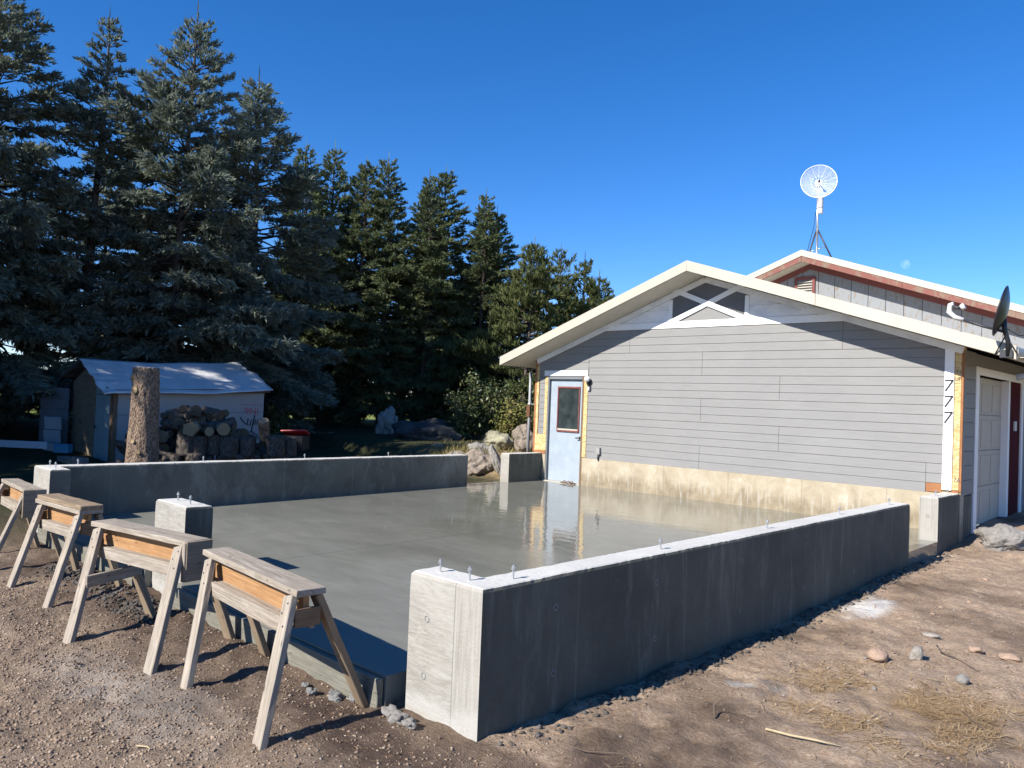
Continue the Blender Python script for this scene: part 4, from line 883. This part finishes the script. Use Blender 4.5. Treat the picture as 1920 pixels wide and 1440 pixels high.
sawhorse('farthest sawhorse in the row, cut by the left edge of the picture', [(.975, -9.62), (.97, -9.46), (2.07, -9.52), (2.05, -9.67)], .50, [(1.05, -9.98), (2.02, -9.96), (2.0, -9.28), (1.0, -9.24)], endplate=True)

# ------------------------------------------------------------------ rocks
def rock(name, loc, size, seed, mat, label, cat='rock', group=None, rot=0.0, sub_=5, amp=.28, tilt=(0, 0), sink=.25):
    bm = bmesh.new(); bmesh.ops.create_icosphere(bm, subdivisions=sub_, radius=1.0)
    for v in bm.verts:
        d = v.co.normalized(); k = 1+amp*.16*noise.noise(d*14+Vector((0, seed, 3)))+amp*noise.noise(d*1.3+Vector((seed*7.1, seed, 0)))*1.4+amp*.5*noise.noise(d*3.1+Vector((0, seed*3.3, seed)))+amp*.22*noise.noise(d*7+Vector((seed, 0, 0)))
        cell = noise.voronoi(d*1.6+Vector((seed, seed*2, 0)))[0][0]; k -= amp*.55*(cell-.3)
        v.co = Vector((d.x*k*size[0], d.y*k*size[1], d.z*k*size[2]))
    me = bpy.data.meshes.new(name); bm.to_mesh(me); bm.free(); o = link(name, me, mat, None, (loc[0], loc[1], (gz(loc[0], loc[1]) if loc[2] is None else loc[2])+size[2]*(1-sink)-(0)), True)
    o.rotation_euler = (tilt[0], tilt[1], rot); return tag(o, label, cat, group)
rock('rock', (-1.75, .08, -.15), (.46, .40, .34), 1, M_['rock'], 'large rough brown rock in the gap between the far wall and the door block', amp=.35, sink=.35)
rock('rock', (-1.05, -.02, -.05), (.10, .20, .40), 14, M_['palestone'], 'pale slab of stone leaning on the wall block beside the door', amp=.2, tilt=(.25, -.38), rot=.6, sink=.2)
rock('rock', (-2.75, 1.75, .40), (.40, .36, .24), 3, M_['lichen'], 'pale lichen covered rounded rock on the bank by the garage corner', sink=.35)
rock('rock', (-1.75, 1.55, .38), (.27, .22, .36), 5, M_['rock'], 'tall brown rock leaning near the grey riser at the garage corner', tilt=(0, -.2), sink=.2)
rock('rock', (-2.7, .3, -.05), (.32, .28, .24), 6, M_['rock'], 'low brown rock with dry grass beside the large rough rock', amp=.3, sink=.4)
rock('rock', (-2.45, .9, .2), (.38, .3, .22), 7, M_['greyrock'], 'grey brown rock wedged between the mound and the lichen covered rock', amp=.32, sink=.35)
rock('rock', (-7.1, 3.1, .15), (1.0, .7, .50), 8, rockm('shade darkened rock', (.035, .036, .038), (.065, .064, .062), (.10, .098, .092)), 'broad dark boulder in the shade in front of the shrubs', amp=.3, sink=.4, rot=.6)  # rock colour darkened to stand for the tree shade on it
rock('rock', (-9.3, 3.4, .25), (.36, .32, .50), 9, M_['palestone'], 'pale pointed rock standing at the foot of the trees', amp=.35, sink=.15)
rock('rock', (-4.4, 1.2, .2), (.3, .18, .14), 15, M_['greyrock'], 'small flat grey rock in the shaded grass', sink=.5)
rock('boulder', (8.30, .02, None), (.28, .2, .19), 10, M_['greyrock'], 'grey boulder on the dirt in front of the garage door casing', 'boulder', sink=.3, rot=.3)
rock('stone', (9.0, .55, None), (.25, .2, .12), 11, M_['greyrock'], 'flat grey stone at the right edge behind the boulder', 'stone')
rock('stone', (8.70, -5.80, None), (.078, .065, .048), 12, M_['pinkstone'], 'rounded pinkish stone lying left of a smaller block on the right dirt', 'stone', sub_=3, amp=.12, sink=.15)
rock('stone', (8.90, -5.56, None), (.045, .06, .06), 13, M_['palestone'], 'small squarish pale stone right of the rounded pinkish stone', 'stone', sub_=3, sink=.1)
rock('stone', (9.28, -5.86, None), (.044, .038, .038), 16, M_['greyrock'], 'small round grey stone at the edge of the straw patch', 'stone', sub_=3, amp=.1, sink=.15)
rock('stone', (9.40, -5.05, None), (.075, .05, .03), 17, M_['pinkstone'], 'flat reddish stone near the right edge of the dirt', 'stone', sub_=3)
rock('stone', (9.17, -5.05, None), (.055, .04, .024), 18, M_['pinkstone'], 'flat tan stone just left of the reddish one', 'stone', sub_=3)
rock('stone', (8.80, -4.85, None), (.07, .03, .02), 19, M_['palestone'], 'thin pale stone sliver on the right dirt', 'stone', sub_=3)
sm = []
for k in range(60):
    x = rr_.uniform(7.95, 10.2); y = rr_.uniform(-9.6, -1.0); s_ = rr_.uniform(.010, .022)
    if k < 4:
        sm.append(rock('pebble', (x, y, None), (s_, s_*.8, s_*.6), 40+k, [M_['palestone'], M_['pinkstone'], M_['greyrock']][k % 3], 'small loose pebble on the brown dirt right of the wall', 'pebble', 'pebbles on the right dirt', sub_=2))
    else:
        o = sm[k % 4].copy(); COL.objects.link(o); o.location = (x, y, gz(x, y)+.004); o.scale = [rr_.uniform(.6, 1.4)]*3; o.rotation_euler.z = rr_.uniform(0, 6)
for k, (x, y, s_) in enumerate(((6.62, -9.30, .04), (6.78, -9.23, .05), (6.50, -9.27, .028), (6.88, -9.18, .04), (6.70, -9.20, .03), (6.84, -9.27, .028))):
    rock('concrete_lump', (x, y, None), (s_, s_*.8, s_*.55), 70+k, M_['mortar'], 'lump of spilled concrete by the far leg of the nearest sawhorse', 'concrete lump', 'spilled concrete by the nearest sawhorse', sub_=4, amp=.38, sink=.4)
for k, (x, y, s_) in enumerate(((7.33, -9.20, .06), (7.45, -9.22, .045), (7.22, -9.17, .05))):
    rock('soil_clod', (x, y, None), (s_, s_*.8, s_*.6), 80+k, M_['greyrock'], 'dark clod at the foot of the near wall end', 'clod', 'clods at the foot of the near wall end', sub_=3, amp=.5, sink=.3)

# ------------------------------------------------------------------ loose ground cover
def stones_mesh(name, xs, ys, zs, ss, rngl):
    """deformed octahedra"""
    n_ = len(xs); base = np.array([[1, 0, 0], [0, 1, 0], [-1, 0, 0], [0, -1, 0], [0, 0, 1], [0, 0, -1]], float); f = np.array([[0, 1, 4], [1, 2, 4], [2, 3, 4], [3, 0, 4], [1, 0, 5], [2, 1, 5], [3, 2, 5], [0, 3, 5]])
    V = base[None]*rngl.uniform(.55, 1.25, (n_, 6, 1)); V = V*np.stack([ss*rngl.uniform(.7, 1.5, n_), ss*rngl.uniform(.7, 1.2, n_), ss*rngl.uniform(.45, .8, n_)], -1)[:, None]
    a_ = rngl.uniform(0, 6.28, n_); c_, s_ = np.cos(a_)[:, None], np.sin(a_)[:, None]; X_ = V[..., 0]*c_-V[..., 1]*s_; Y_ = V[..., 0]*s_+V[..., 1]*c_
    t_ = rngl.uniform(-.5, .5, (n_, 1)); Z_ = V[..., 2]*np.cos(t_)+X_*np.sin(t_); V = np.stack([X_+xs[:, None], Y_+ys[:, None], Z_+zs[:, None]], -1)
    F = (np.arange(n_)[:, None, None]*6+f[None]).reshape(-1, 3); return fast_mesh(name, V.reshape(-1, 3), F)
def inside(x, y): return (x > -.03) & (x < W+.03) & (y > -D-.13) & (y < 9)
n_ = 64000; q = rng.random((n_, 2)); xs = 2.5+q[:, 0]*7.2; ys = -9.15-(q[:, 1]**1.0)*2.9
dens = sstep(9.6-.25*xs+ys*.0+.6*(vnoise(xs, ys, .8, 21)+.2)*3, 6.4, 8.6); k_ = (rng.random(n_) < .22+.78*sstep(-(ys+9.5), .05, .9)*np.clip(1.25-.0*xs-.32*np.clip(xs-5.6, 0, 4), .15, 1)) & ~inside(xs, ys)
xs, ys = xs[k_], ys[k_]; ss = .004+.0095*rng.random(len(xs))**2.4; zs = ground_z(xs, ys)+ss*.15
tag(link('gravel', stones_mesh('gravel', xs, ys, zs, ss, rng), M_['gravel']), kind='stuff')
n_ = 40000; xs = rng.uniform(2.5, 11.0, n_); ys = rng.uniform(-11.5, 0.8, n_); k_ = (vnoise(xs, ys, .5, 31)+vnoise(xs, ys, .2, 32)*.6 > -.05) & ~inside(xs, ys); xs, ys = xs[k_], ys[k_]
ss = .0025+.015*rng.random(len(xs))**5; tag(link('soil_crumbs', stones_mesh('soil_crumbs', xs, ys, ground_z(xs, ys)+ss*.1, ss, rng), M_['clod']), kind='stuff')
# clods by the slab front and along the foot of the near wall
n_ = 1500; xs = np.concatenate([rng.uniform(2.2, 4.6, n_), rng.uniform(7.82, 8.02, 700)]); ys = np.concatenate([-9.42+rng.normal(0, .09, n_), rng.uniform(-9.0, -.8, 700)]); k_ = ~inside(xs, ys); xs, ys = xs[k_], ys[k_]
ss = .008+.022*rng.random(len(xs))**2; tag(link('dirt_clods', stones_mesh('dirt_clods', xs, ys, ground_z(xs, ys)+ss*.2, ss, rng), islandmat('grey wet clods', [(.07, .065, .06), (.15, .14, .13), (.11, .085, .065)], .9)), kind='stuff')
def blades(name, xs, ys, L, wdt, flat, rngl, zs=None):
    n_ = len(xs); a_ = rngl.uniform(0, 6.28, n_); el = rngl.uniform(flat[0], flat[1], n_); zs = ground_z(xs, ys) if zs is None else zs
    d = np.stack([np.cos(a_)*np.cos(el), np.sin(a_)*np.cos(el), np.sin(el)], -1); sd_ = np.stack([-np.sin(a_), np.cos(a_), 0*a_], -1)*wdt[:, None]
    b_ = np.stack([xs, ys, zs+.002], -1); m_ = b_+d*(L*.55)[:, None]; bend = rngl.uniform(-.3, .3, (n_, 1))*L[:, None]*np.concatenate([sd_/wdt[:, None]*1.0], -1); tip = b_+d*L[:, None]+bend; tip[:, 2] -= L*.18*np.sin(el); tip[:, 2] = np.maximum(tip[:, 2], zs+.001)
    V = np.stack([b_-sd_, b_+sd_, m_-sd_+bend*.3, m_+sd_+bend*.3, tip-sd_*.25, tip+sd_*.25], 1).reshape(-1, 3); k_ = np.arange(n_)[:, None]*6
    F = np.concatenate([k_+np.array([[0, 1, 3, 2]]), k_+np.array([[2, 3, 5, 4]])]); return fast_mesh(name, V, F)
n_ = 9500; t_ = rng.uniform(0, 1, n_); xs = 8.66+rng.normal(0, .2, n_)+t_*.95; ys = -6.55-.25*np.sin(t_*3)+rng.normal(0, .36, n_)
k_ = (vnoise(xs, ys, .28, 41)+.6*vnoise(xs, ys, .12, 42) > -.08); xs, ys = xs[k_], ys[k_]
tag(link('straw', blades('straw', xs, ys, rng.uniform(.04, .15, len(xs)), rng.uniform(.0010, .0026, len(xs)), (-.02, .17), rng), M_['straw']), kind='stuff')
n_ = 6500; xs = rng.uniform(7.9, 10.4, n_); ys = rng.uniform(-9.8, -.4, n_); tag(link('straw_litter', blades('straw_litter', xs, ys, rng.uniform(.012, .06, n_), rng.uniform(.0007, .0018, n_), (-.02, .15), rng), M_['straw']), kind='stuff')
n_ = 1100; xs = rng.uniform(2.8, 8.0, n_); ys = rng.uniform(-11.6, -9.2, n_); tag(link('chaff', blades('chaff', xs, ys, rng.uniform(.008, .03, n_), rng.uniform(.001, .003, n_), (0, .2), rng), M_['straw']), kind='stuff')
n_ = 1600; xs = np.concatenate([rng.normal(-2.7, .55, n_), rng.uniform(-5, -.6, 900)]); ys = np.concatenate([rng.normal(.35, .3, n_), rng.uniform(-.3, 3, 900)]); tag(link('dry_grass', blades('dry_grass', xs, ys, rng.uniform(.08, .24, len(xs)), rng.uniform(.003, .006, len(xs)), (.5, 1.4), rng), M_['drygrass']), kind='stuff')
def twig(name, pts, r, mat, label, cat='twig', group=None):
    P = [Vector((x, y, gz(x, y)+r*.9+dz)) for x, y, dz in pts]; V, F = tube_geo(P, [r]*(len(P)-1)+[r*.4], 6); tag(pyd(name, V, F, mat, smooth=True), label, cat, group)
twig('stick', [(8.74, -7.70, .01), (8.87, -7.675, .012), (9.0, -7.65, .01), (9.126, -7.624, .005)], .0075, M_['paletwig'], 'pale stripped stick lying on the dirt below the straw patch', 'stick')
twig('twig', [(8.9, -5.05, 0), (8.98, -5.25, .02), (9.1, -5.35, .01), (9.3, -5.5, .0)], .005, M_['twig'], 'thin dark twig among the stones on the right dirt')
twig('twig', [(8.50, -7.84, 0), (8.47, -7.8, .05), (8.51, -7.78, .09)], .006, M_['twig'], 'short dark twig sticking up from the dirt in front of the near wall')
twig('twig', [(9.4, -6.4, .0), (9.5, -6.6, .01), (9.65, -6.75, .0)], .005, M_['twig'], 'bent dark twig right of the straw patch')
twig('twig', [(8.1, -8.75, 0), (8.25, -8.72, .01), (8.4, -8.6, .02), (8.55, -8.62, 0)], .0035, M_['twig'], 'thin curved twig on the dirt beside the foot of the near wall')
twig('straw_stalk', [(6.70, -10.35, .004), (6.78, -10.33, .008), (6.86, -10.35, .003)], .0045, M_['paletwig'], 'yellow straw stalk on the gravel before the nearest sawhorse', 'straw stalk')
twig('straw_stalk', [(8.98, -8.75, .004), (9.0, -8.9, .02), (9.08, -9.0, .01)], .004, M_['paletwig'], 'pale straw stalk on the dirt at the bottom of the picture', 'straw stalk')
twig('stick', [(-2.2, -.9, .01), (-1.7, -.95, .02), (-1.2, -.85, .02)], .015, M_['paletwig'], 'pale dead branch lying in the gap of the far wall', 'stick')

# ------------------------------------------------------------------ trees
def sprays(B, Dv, L, Rr, g):
    """small folded needle sprays, two triangles each"""
    n_ = len(B); Dv = Dv/np.linalg.norm(Dv, axis=1, keepdims=True); q = g.normal(0, 1, (n_, 3)); q -= Dv*(q*Dv).sum(1, keepdims=True); q /= np.linalg.norm(q, axis=1, keepdims=True); up_ = np.cross(Dv, q)
    m = B+Dv*(L*g.uniform(.3, .6, n_))[:, None]; w_ = (Rr*g.uniform(.7, 1.3, n_))[:, None]; fold = up_*w_*.5
    V = np.stack([B, m+q*w_+fold, B+Dv*L[:, None], m-q*w_+fold], 1).reshape(-1, 3)
    F = (np.arange(n_)[:, None, None]*4+np.array([[0, 1, 2], [0, 2, 3]])[None]).reshape(-1, 3); return V, F
def conifer(seed, Ht, Rb, clear, spacing, droop, per, sec_den, tw_len, tw_r, kind='spruce', irr=.25, power=.8):
    """trunk and crown meshes: separate drooping boughs, each a flat dense fan of needle sprays with gaps between"""
    g = np.random.default_rng(seed); Bs, Ds, Ls, Rs = [], [], [], []; TV, TF = [], []
    bend = g.normal(0, .012, 2)
    ax = lambda z: np.array([bend[0]*z+.05*math.sin(z*.7+seed), bend[1]*z+.05*math.cos(z*.6+seed), z])
    zs_ = np.linspace(-.4, Ht, 18); tube_geo([ax(z) for z in zs_], [max(.010, .0125*Ht*(1-max(z, 0)/Ht)**.85+.010) for z in zs_], 9, TV, TF)
    lob = g.uniform(0, 6.28, 4); z = clear
    while z < Ht-.25:
        t = (z-clear)/(Ht-clear); base = Rb*(1-t)**power*(1-.3*max(0, .2-t)/.2)*(1-.38*float(sstep(t, .6, 1)))+.06
        az0 = g.uniform(0, 6.28); n_b = per if t < .8 else per-1
        for k in range(n_b):
            if g.random() < .10*(1-t): continue
            az = az0+6.283*k/n_b+g.normal(0, .35); L = base*g.uniform(.55, 1.2)*(1+(1-.6*t)*(irr*math.sin(az*2+lob[0]+z*.9)+irr*.8*math.sin(az*3+lob[1]-z*1.7))); L = max(L, .10)
            rise = lerp(-.10, .80, t**1.5)+g.normal(0, .12); dh = np.array([math.cos(az), math.sin(az), 0]); p0 = ax(z+g.uniform(-.16, .16)*spacing)
            f_ = lambda s: p0+dh*(s*L)+np.array([0, 0, L*(rise*s-droop*(1-t)*s*s+.55*droop*(1-t)*s**4)])
            pts_ = [f_(s) for s in (0, .35, .7, 1)]; tube_geo(pts_, [.012+.010*L, .009+.006*L, .006, .003], 4, TV, TF)
            m_ = max(5, int(L*sec_den)); lo = .30 if kind == 'spruce' else .42; ss_ = lo+(1.02-lo)*g.uniform(0, 1, m_)**.75; side = np.where(g.random(m_) < .5, 1, -1); perp = np.array([-dh[1], dh[0], 0])
            for s, sgn in zip(ss_, side):
                o_ = f_(s); l2 = (.10+.42*L*(1-.72*s))*g.uniform(.55, 1.2); l2 = min(l2, .8)
                d2 = dh*g.uniform(.5, 1.0)+perp*sgn*g.uniform(.3, .95)+np.array([0, 0, g.uniform(-.35, .10)+.6*t*t if kind == 'spruce' else g.uniform(.2, 1.0)]); d2 /= np.linalg.norm(d2)
                c_ = max(3, int(l2/(.020 if kind == 'spruce' else .026))); u = g.random(c_)**.8; P_ = o_+d2*(u*l2)[:, None]-np.array([0, 0, 1])*(droop*.7*(1-t)*(u*l2)**2)[:, None]
                if kind == 'spruce': dv = d2*1.0+g.normal(0, .42, (c_, 3))+np.array([0, 0, -.42*(1-t)+.9*t*t])
                else: dv = d2*.5+g.normal(0, .42, (c_, 3))+np.array([0, 0, .95])
                Bs.append(P_); Ds.append(dv); Ls.append(tw_len*g.uniform(.55, 1.4, c_)*(1-.25*t)); Rs.append(tw_r*g.uniform(.7, 1.3, c_))
        z += spacing*(1-.55*t)*g.uniform(.7, 1.3)
    # spire: bare leader with a few short whorls
    c_ = 60; u = Ht-.75*g.random(c_)**1.3; th = g.uniform(0, 6.28, c_); Bs.append(np.array([ax(q_) for q_ in u])); Ds.append(np.stack([np.cos(th), np.sin(th), g.uniform(.5, 1.6, c_)], 1)); Ls.append(.05+.22*(Ht-u)*g.uniform(.6, 1.2, c_)); Rs.append(np.full(c_, tw_r*.75))
    Bs.append(ax(Ht-.1)[None]); Ds.append(np.array([[0, 0, 1.]])); Ls.append(np.array([.5])); Rs.append(np.array([.016]))
    V, F = sprays(np.concatenate(Bs), np.concatenate(Ds), np.concatenate(Ls), np.concatenate(Rs), g)
    tm = bpy.data.meshes.new('trunk'); tm.from_pydata([tuple(v) for v in TV], [], TF); tm.polygons.foreach_set('use_smooth', [True]*len(tm.polygons)); tm.materials.append(M_['darkbark'])
    cm = fast_mesh('crown', V, F); return tm, cm
def tree(name, data, mat, loc, sc, rz, label, cat, group):
    tm, cm = data; e = empty(name, (loc[0], loc[1], gz(loc[0], loc[1]))); tag(e, label, cat, group)
    for nm, me in (('trunk', tm), ('crown', cm)):
        o = bpy.data.objects.new(nm, me); COL.objects.link(o); o.parent = e; o.scale = (sc[0], sc[0], sc[1]); o.rotation_euler.z = rz
        if not me.materials: me.materials.append(mat)
    return e
TG = 'blue spruces in the front of the row'
A1 = conifer(101, 11.0, 2.9, 1.7, .46, .60, 8, 23, .17, .019, irr=.25, power=.8); A2 = conifer(102, 10.6, 2.2, .8, .50, .55, 7, 23, .17, .019, irr=.35, power=.85); A3 = conifer(103, 11.0, 3.0, .9, .44, .50, 8, 23, .17, .019, irr=.30, power=.74); A4 = conifer(104, 10.6, 3.0, .7, .40, .45, 8, 23, .165, .019, irr=.2, power=.72)
tree('blue_spruce', A1, M_['blue'], (-11.7, -6.95), (1.05, 1.10), 0, 'tall blue spruce cut by the left edge of the picture', 'spruce tree', TG)
tree('blue_spruce', A2, M_['blue'], (-11.65, -4.85), (1.1, 1.055), 1.1, 'slender blue spruce with a narrow ragged top behind the shed roof', 'spruce tree', TG)
tree('blue_spruce', A3, M_['blue'], (-10.6, -3.05), (1.05, 1.06), 2.1, 'broad blue spruce with a thick sunlit head above the shed', 'spruce tree', TG)
tree('blue_spruce', A4, M_['blue'], (-11.5, -.45), (1.12, 1.03), .6, 'dense rounded blue spruce at the right end of the front spruces', 'spruce tree', TG)
B1 = conifer(201, 10.3, 1.55, .9, .33, .55, 7, 23, .17, .020, irr=.4, power=.58); B2 = conifer(212, 10.3, 1.45, 1.1, .35, .55, 7, 23, .17, .020, irr=.42, power=.52); B3 = conifer(223, 10.3, 1.6, .7, .34, .5, 7, 23, .17, .020, irr=.4, power=.62)
lab = ['narrow spruce half hidden by the dense rounded spruce', 'narrow spruce with the lone thin top right of the rounded spruce', 'narrow green spruce, left one of the taller close pair', 'narrow green spruce, right one of the taller close pair', 'narrow spruce at the middle of the far row', 'narrow spruce with a bushy top right of the middle of the row', 'shorter narrow spruce with a thin spiky tip', 'shortest narrow spruce at the right end of the far row']
for i, (x, y, zt_, d) in enumerate(((-15.0, 3.44, 10.65, B3), (-14.4, 4.34, 10.65, B1), (-13.8, 5.25, 10.75, B2), (-13.2, 6.1, 10.55, B3), (-12.4, 7.1, 10.5, B1), (-11.8, 7.9, 10.25, B2), (-11.05, 8.75, 9.65, B3), (-10.5, 9.5, 8.95, B1))):
    tree('narrow_spruce', d, M_['green'], (x+(.2, -.3, .1, -.2, .3, -.2, .2, -.1)[i], y), ((1.0, .92, 1.05, 1.0, .95, 1.1, .9, 1.0)[i], (zt_-.45+(.1, .35, -.3, .15, -.35, .2, -.1, .1)[i])/10.35), 2.3*i, lab[i], 'spruce tree', 'narrow spruces in the far row')
for x, y, zt_, d, rz_, l in ((-15.0, 5.9, 10.2, B2, .7, 'narrow spruce filling the gap behind the taller close pair'), (-13.5, 7.9, 9.9, B3, 1.9, 'narrow spruce set back behind the middle of the far row'), (-12.0, 9.6, 9.3, B2, 3.1, 'narrow spruce set back behind the right end of the far row')):
    tree('narrow_spruce', d, M_['green'], (x, y), (.95, (zt_-.45)/10.35), rz_, l, 'spruce tree', 'narrow spruces in the far row')
C1 = conifer(301, 6.9, 1.9, .4, .36, .05, 8, 17, .24, .022, 'pine', irr=.3, power=.62); C2 = conifer(302, 7.0, 1.4, 1.0, .40, .05, 6, 17, .24, .022, 'pine', irr=.35, power=.62)
for x, y, zt_, d, l in ((-7.7, 7.95, 7.25, C1, 'bushy yellow green pine left of the garage roof'), (-8.6, 10.8, 7.55, C2, 'darker pine with a thin top behind the bushy pine'), (-8.0, 11.4, 7.2, C2, 'dark pine beside the garage roof line'), (-7.3, 11.3, 6.5, C2, 'low dark pine just above the garage roof edge')):
    tree('pine_tree', d, M_['pine'], (x, y), (1.0, (zt_-.4)/7.1), x*3, l, 'pine tree', 'pines beside the garage')
# more of the row runs on to the left of the picture and shades the shed
for i, (x, y, s_, d) in enumerate(((-12.0, -9.6, 1.0, A3), (-12.6, -13.5, 1.05, A1), (-8.3, -15.2, .95, A2), (-11.0, -16.5, 1.2, A3), (-6.2, -12.7, 1.32, A2), (-9.4, -12.4, 1.32, A2))):
    tree('blue_spruce', d, M_['blue'], (x, y), (s_, s_), 2.2*i+.4, 'blue spruce of the same row, out past the left edge of the picture', 'spruce tree', 'spruces beyond the left edge')
for i, (x, y, s_, d) in enumerate(((-17.0, -9.0, .85, A3), (-16.5, -6.0, .82, A4), (-15.8, -3.0, .80, A4), (-15.6, -.9, .76, A3), (-16.6, 1.6, .72, A4), (-18.6, 5.0, .62, A4), (-17.9, 8.2, .6, A1), (-15.5, 11.2, .55, A4), (-13.0, 13.4, .5, A3), (-18.2, 6.6, .5, A3), (-16.8, 9.8, .5, A4))):
    tree('dark_spruce', d, M_['green'], (x, y), (s_, s_), 1.7*i+.2, 'dark spruce of the second row, seen only through gaps between the front trees', 'spruce tree', 'second row of spruces')

def shrub(seed, loc, size, n_, mat, label, lr=.05, name='shrub'):
    g = np.random.default_rng(seed); e = empty(name, (loc[0], loc[1], gz(loc[0], loc[1]))); tag(e, label, 'shrub')
    V, F = [], []; tips = []
    for k in range(22):
        az = g.uniform(0, 6.28); el = g.uniform(.55, 1.45); L = g.uniform(.6, 1.05); d = np.array([math.cos(az)*math.cos(el)*size[0]*1.4, math.sin(az)*math.cos(el)*size[1]*1.4, math.sin(el)*size[2]]); b_ = np.array([g.normal(0, .1), g.normal(0, .1), 0])
        P = [b_+d*L*s+np.array([0, 0, -.1*s*s]) for s in (0, .4, .75, 1)]; tube_geo(P, [.018, .012, .008, .003], 5, V, F); tips.append(P)
    pyd('stems', V, F, M_['twig'], e).name = 'stem'
    pk = g.integers(0, 22, n_); s_ = g.uniform(.3, 1.08, n_); P = np.array([tips[k][0]+(tips[k][3]-tips[k][0])*s for k, s in zip(pk, s_)])+g.normal(0, .12, (n_, 3)); P[:, 2] = np.abs(P[:, 2])
    nrm = g.normal(0, 1, (n_, 3)); nrm /= np.linalg.norm(nrm, axis=1, keepdims=True); t_ = np.cross(nrm, g.normal(0, 1, (n_, 3))); t_ /= np.linalg.norm(t_, axis=1, keepdims=True); bb = np.cross(nrm, t_); ll = lr*g.uniform(.6, 1.4, n_)[:, None]
    VV = np.stack([P-t_*ll, P+bb*ll*.45+nrm*ll*.12, P+t_*ll, P-bb*ll*.45+nrm*ll*.12], 1).reshape(-1, 3); link('foliage', fast_mesh('foliage', VV, np.arange(n_*4).reshape(-1, 4)), mat, e)
shrub(1, (-6.3, 4.4), (1.0, 1.0, 2.0), 5200, M_['leaf'], 'dense green shrub behind the broad dark boulder', .055)
shrub(2, (-4.7, 4.3), (.55, .55, 1.35), 1500, M_['leafy'], 'yellow green shrub between the dense shrub and the garage corner', .05)
shrub(3, (-5.6, 5.6), (.9, .9, 1.7), 2600, M_['leaf'], 'loose green shrub behind the yellow green one', .055)
shrub(4, (-12.9, 1.2), (.9, 1.3, 1.3), 2200, M_['leaf'], 'low dark shrub between the trunks right of the shed', .05)
shrub(5, (-15.5, 6.4), (.9, 1.5, 1.2), 2000, M_['leafy'], 'sunlit yellow green shrub seen between the trunks of the far row', .05)
shrub(6, (-8.7, -1.2), (.7, .9, 1.0), 2400, M_['leaf'], 'dark leafy shrub at the right end of the shed', .05)

# ------------------------------------------------------------------ moon
md = Vector((-.292, .94, .174)).normalized(); bm = bmesh.new(); bmesh.ops.create_uvsphere(bm, u_segments=32, v_segments=20, radius=7.5); me = bpy.data.meshes.new('moon'); bm.to_mesh(me); bm.free()
n = NT('pale day moon'); tr = n.n('ShaderNodeBsdfTransparent'); em = n.n('ShaderNodeEmission'); ad = n.n('ShaderNodeAddShader'); f = n.noise(n.coord('Object'), .16, 5, .6)
em.inputs[0].default_value = (1, .93, .86, 1)
gn = n.n('ShaderNodeNewGeometry'); dt = n.n('ShaderNodeVectorMath', operation='DOT_PRODUCT'); n.l(gn.outputs['Normal'], dt.inputs[0]); dt.inputs[1].default_value = Vector((-.55, -.8, .25)).normalized()
n.l(n.math('MULTIPLY', n.mr(dt.outputs['Value'], -.02, .35, 0, .055), n.mr(f, .3, .65, .3, 1.2)), em.inputs[1]); n.l(tr.outputs[0], ad.inputs[0]); n.l(em.outputs[0], ad.inputs[1]); n.l(ad.outputs[0], n.o.inputs[0])
tag(link('moon', me, n.m, None, Vector(camo.location)+md*1450, True), 'faint pale day moon in the sky just above the house roof', 'moon')
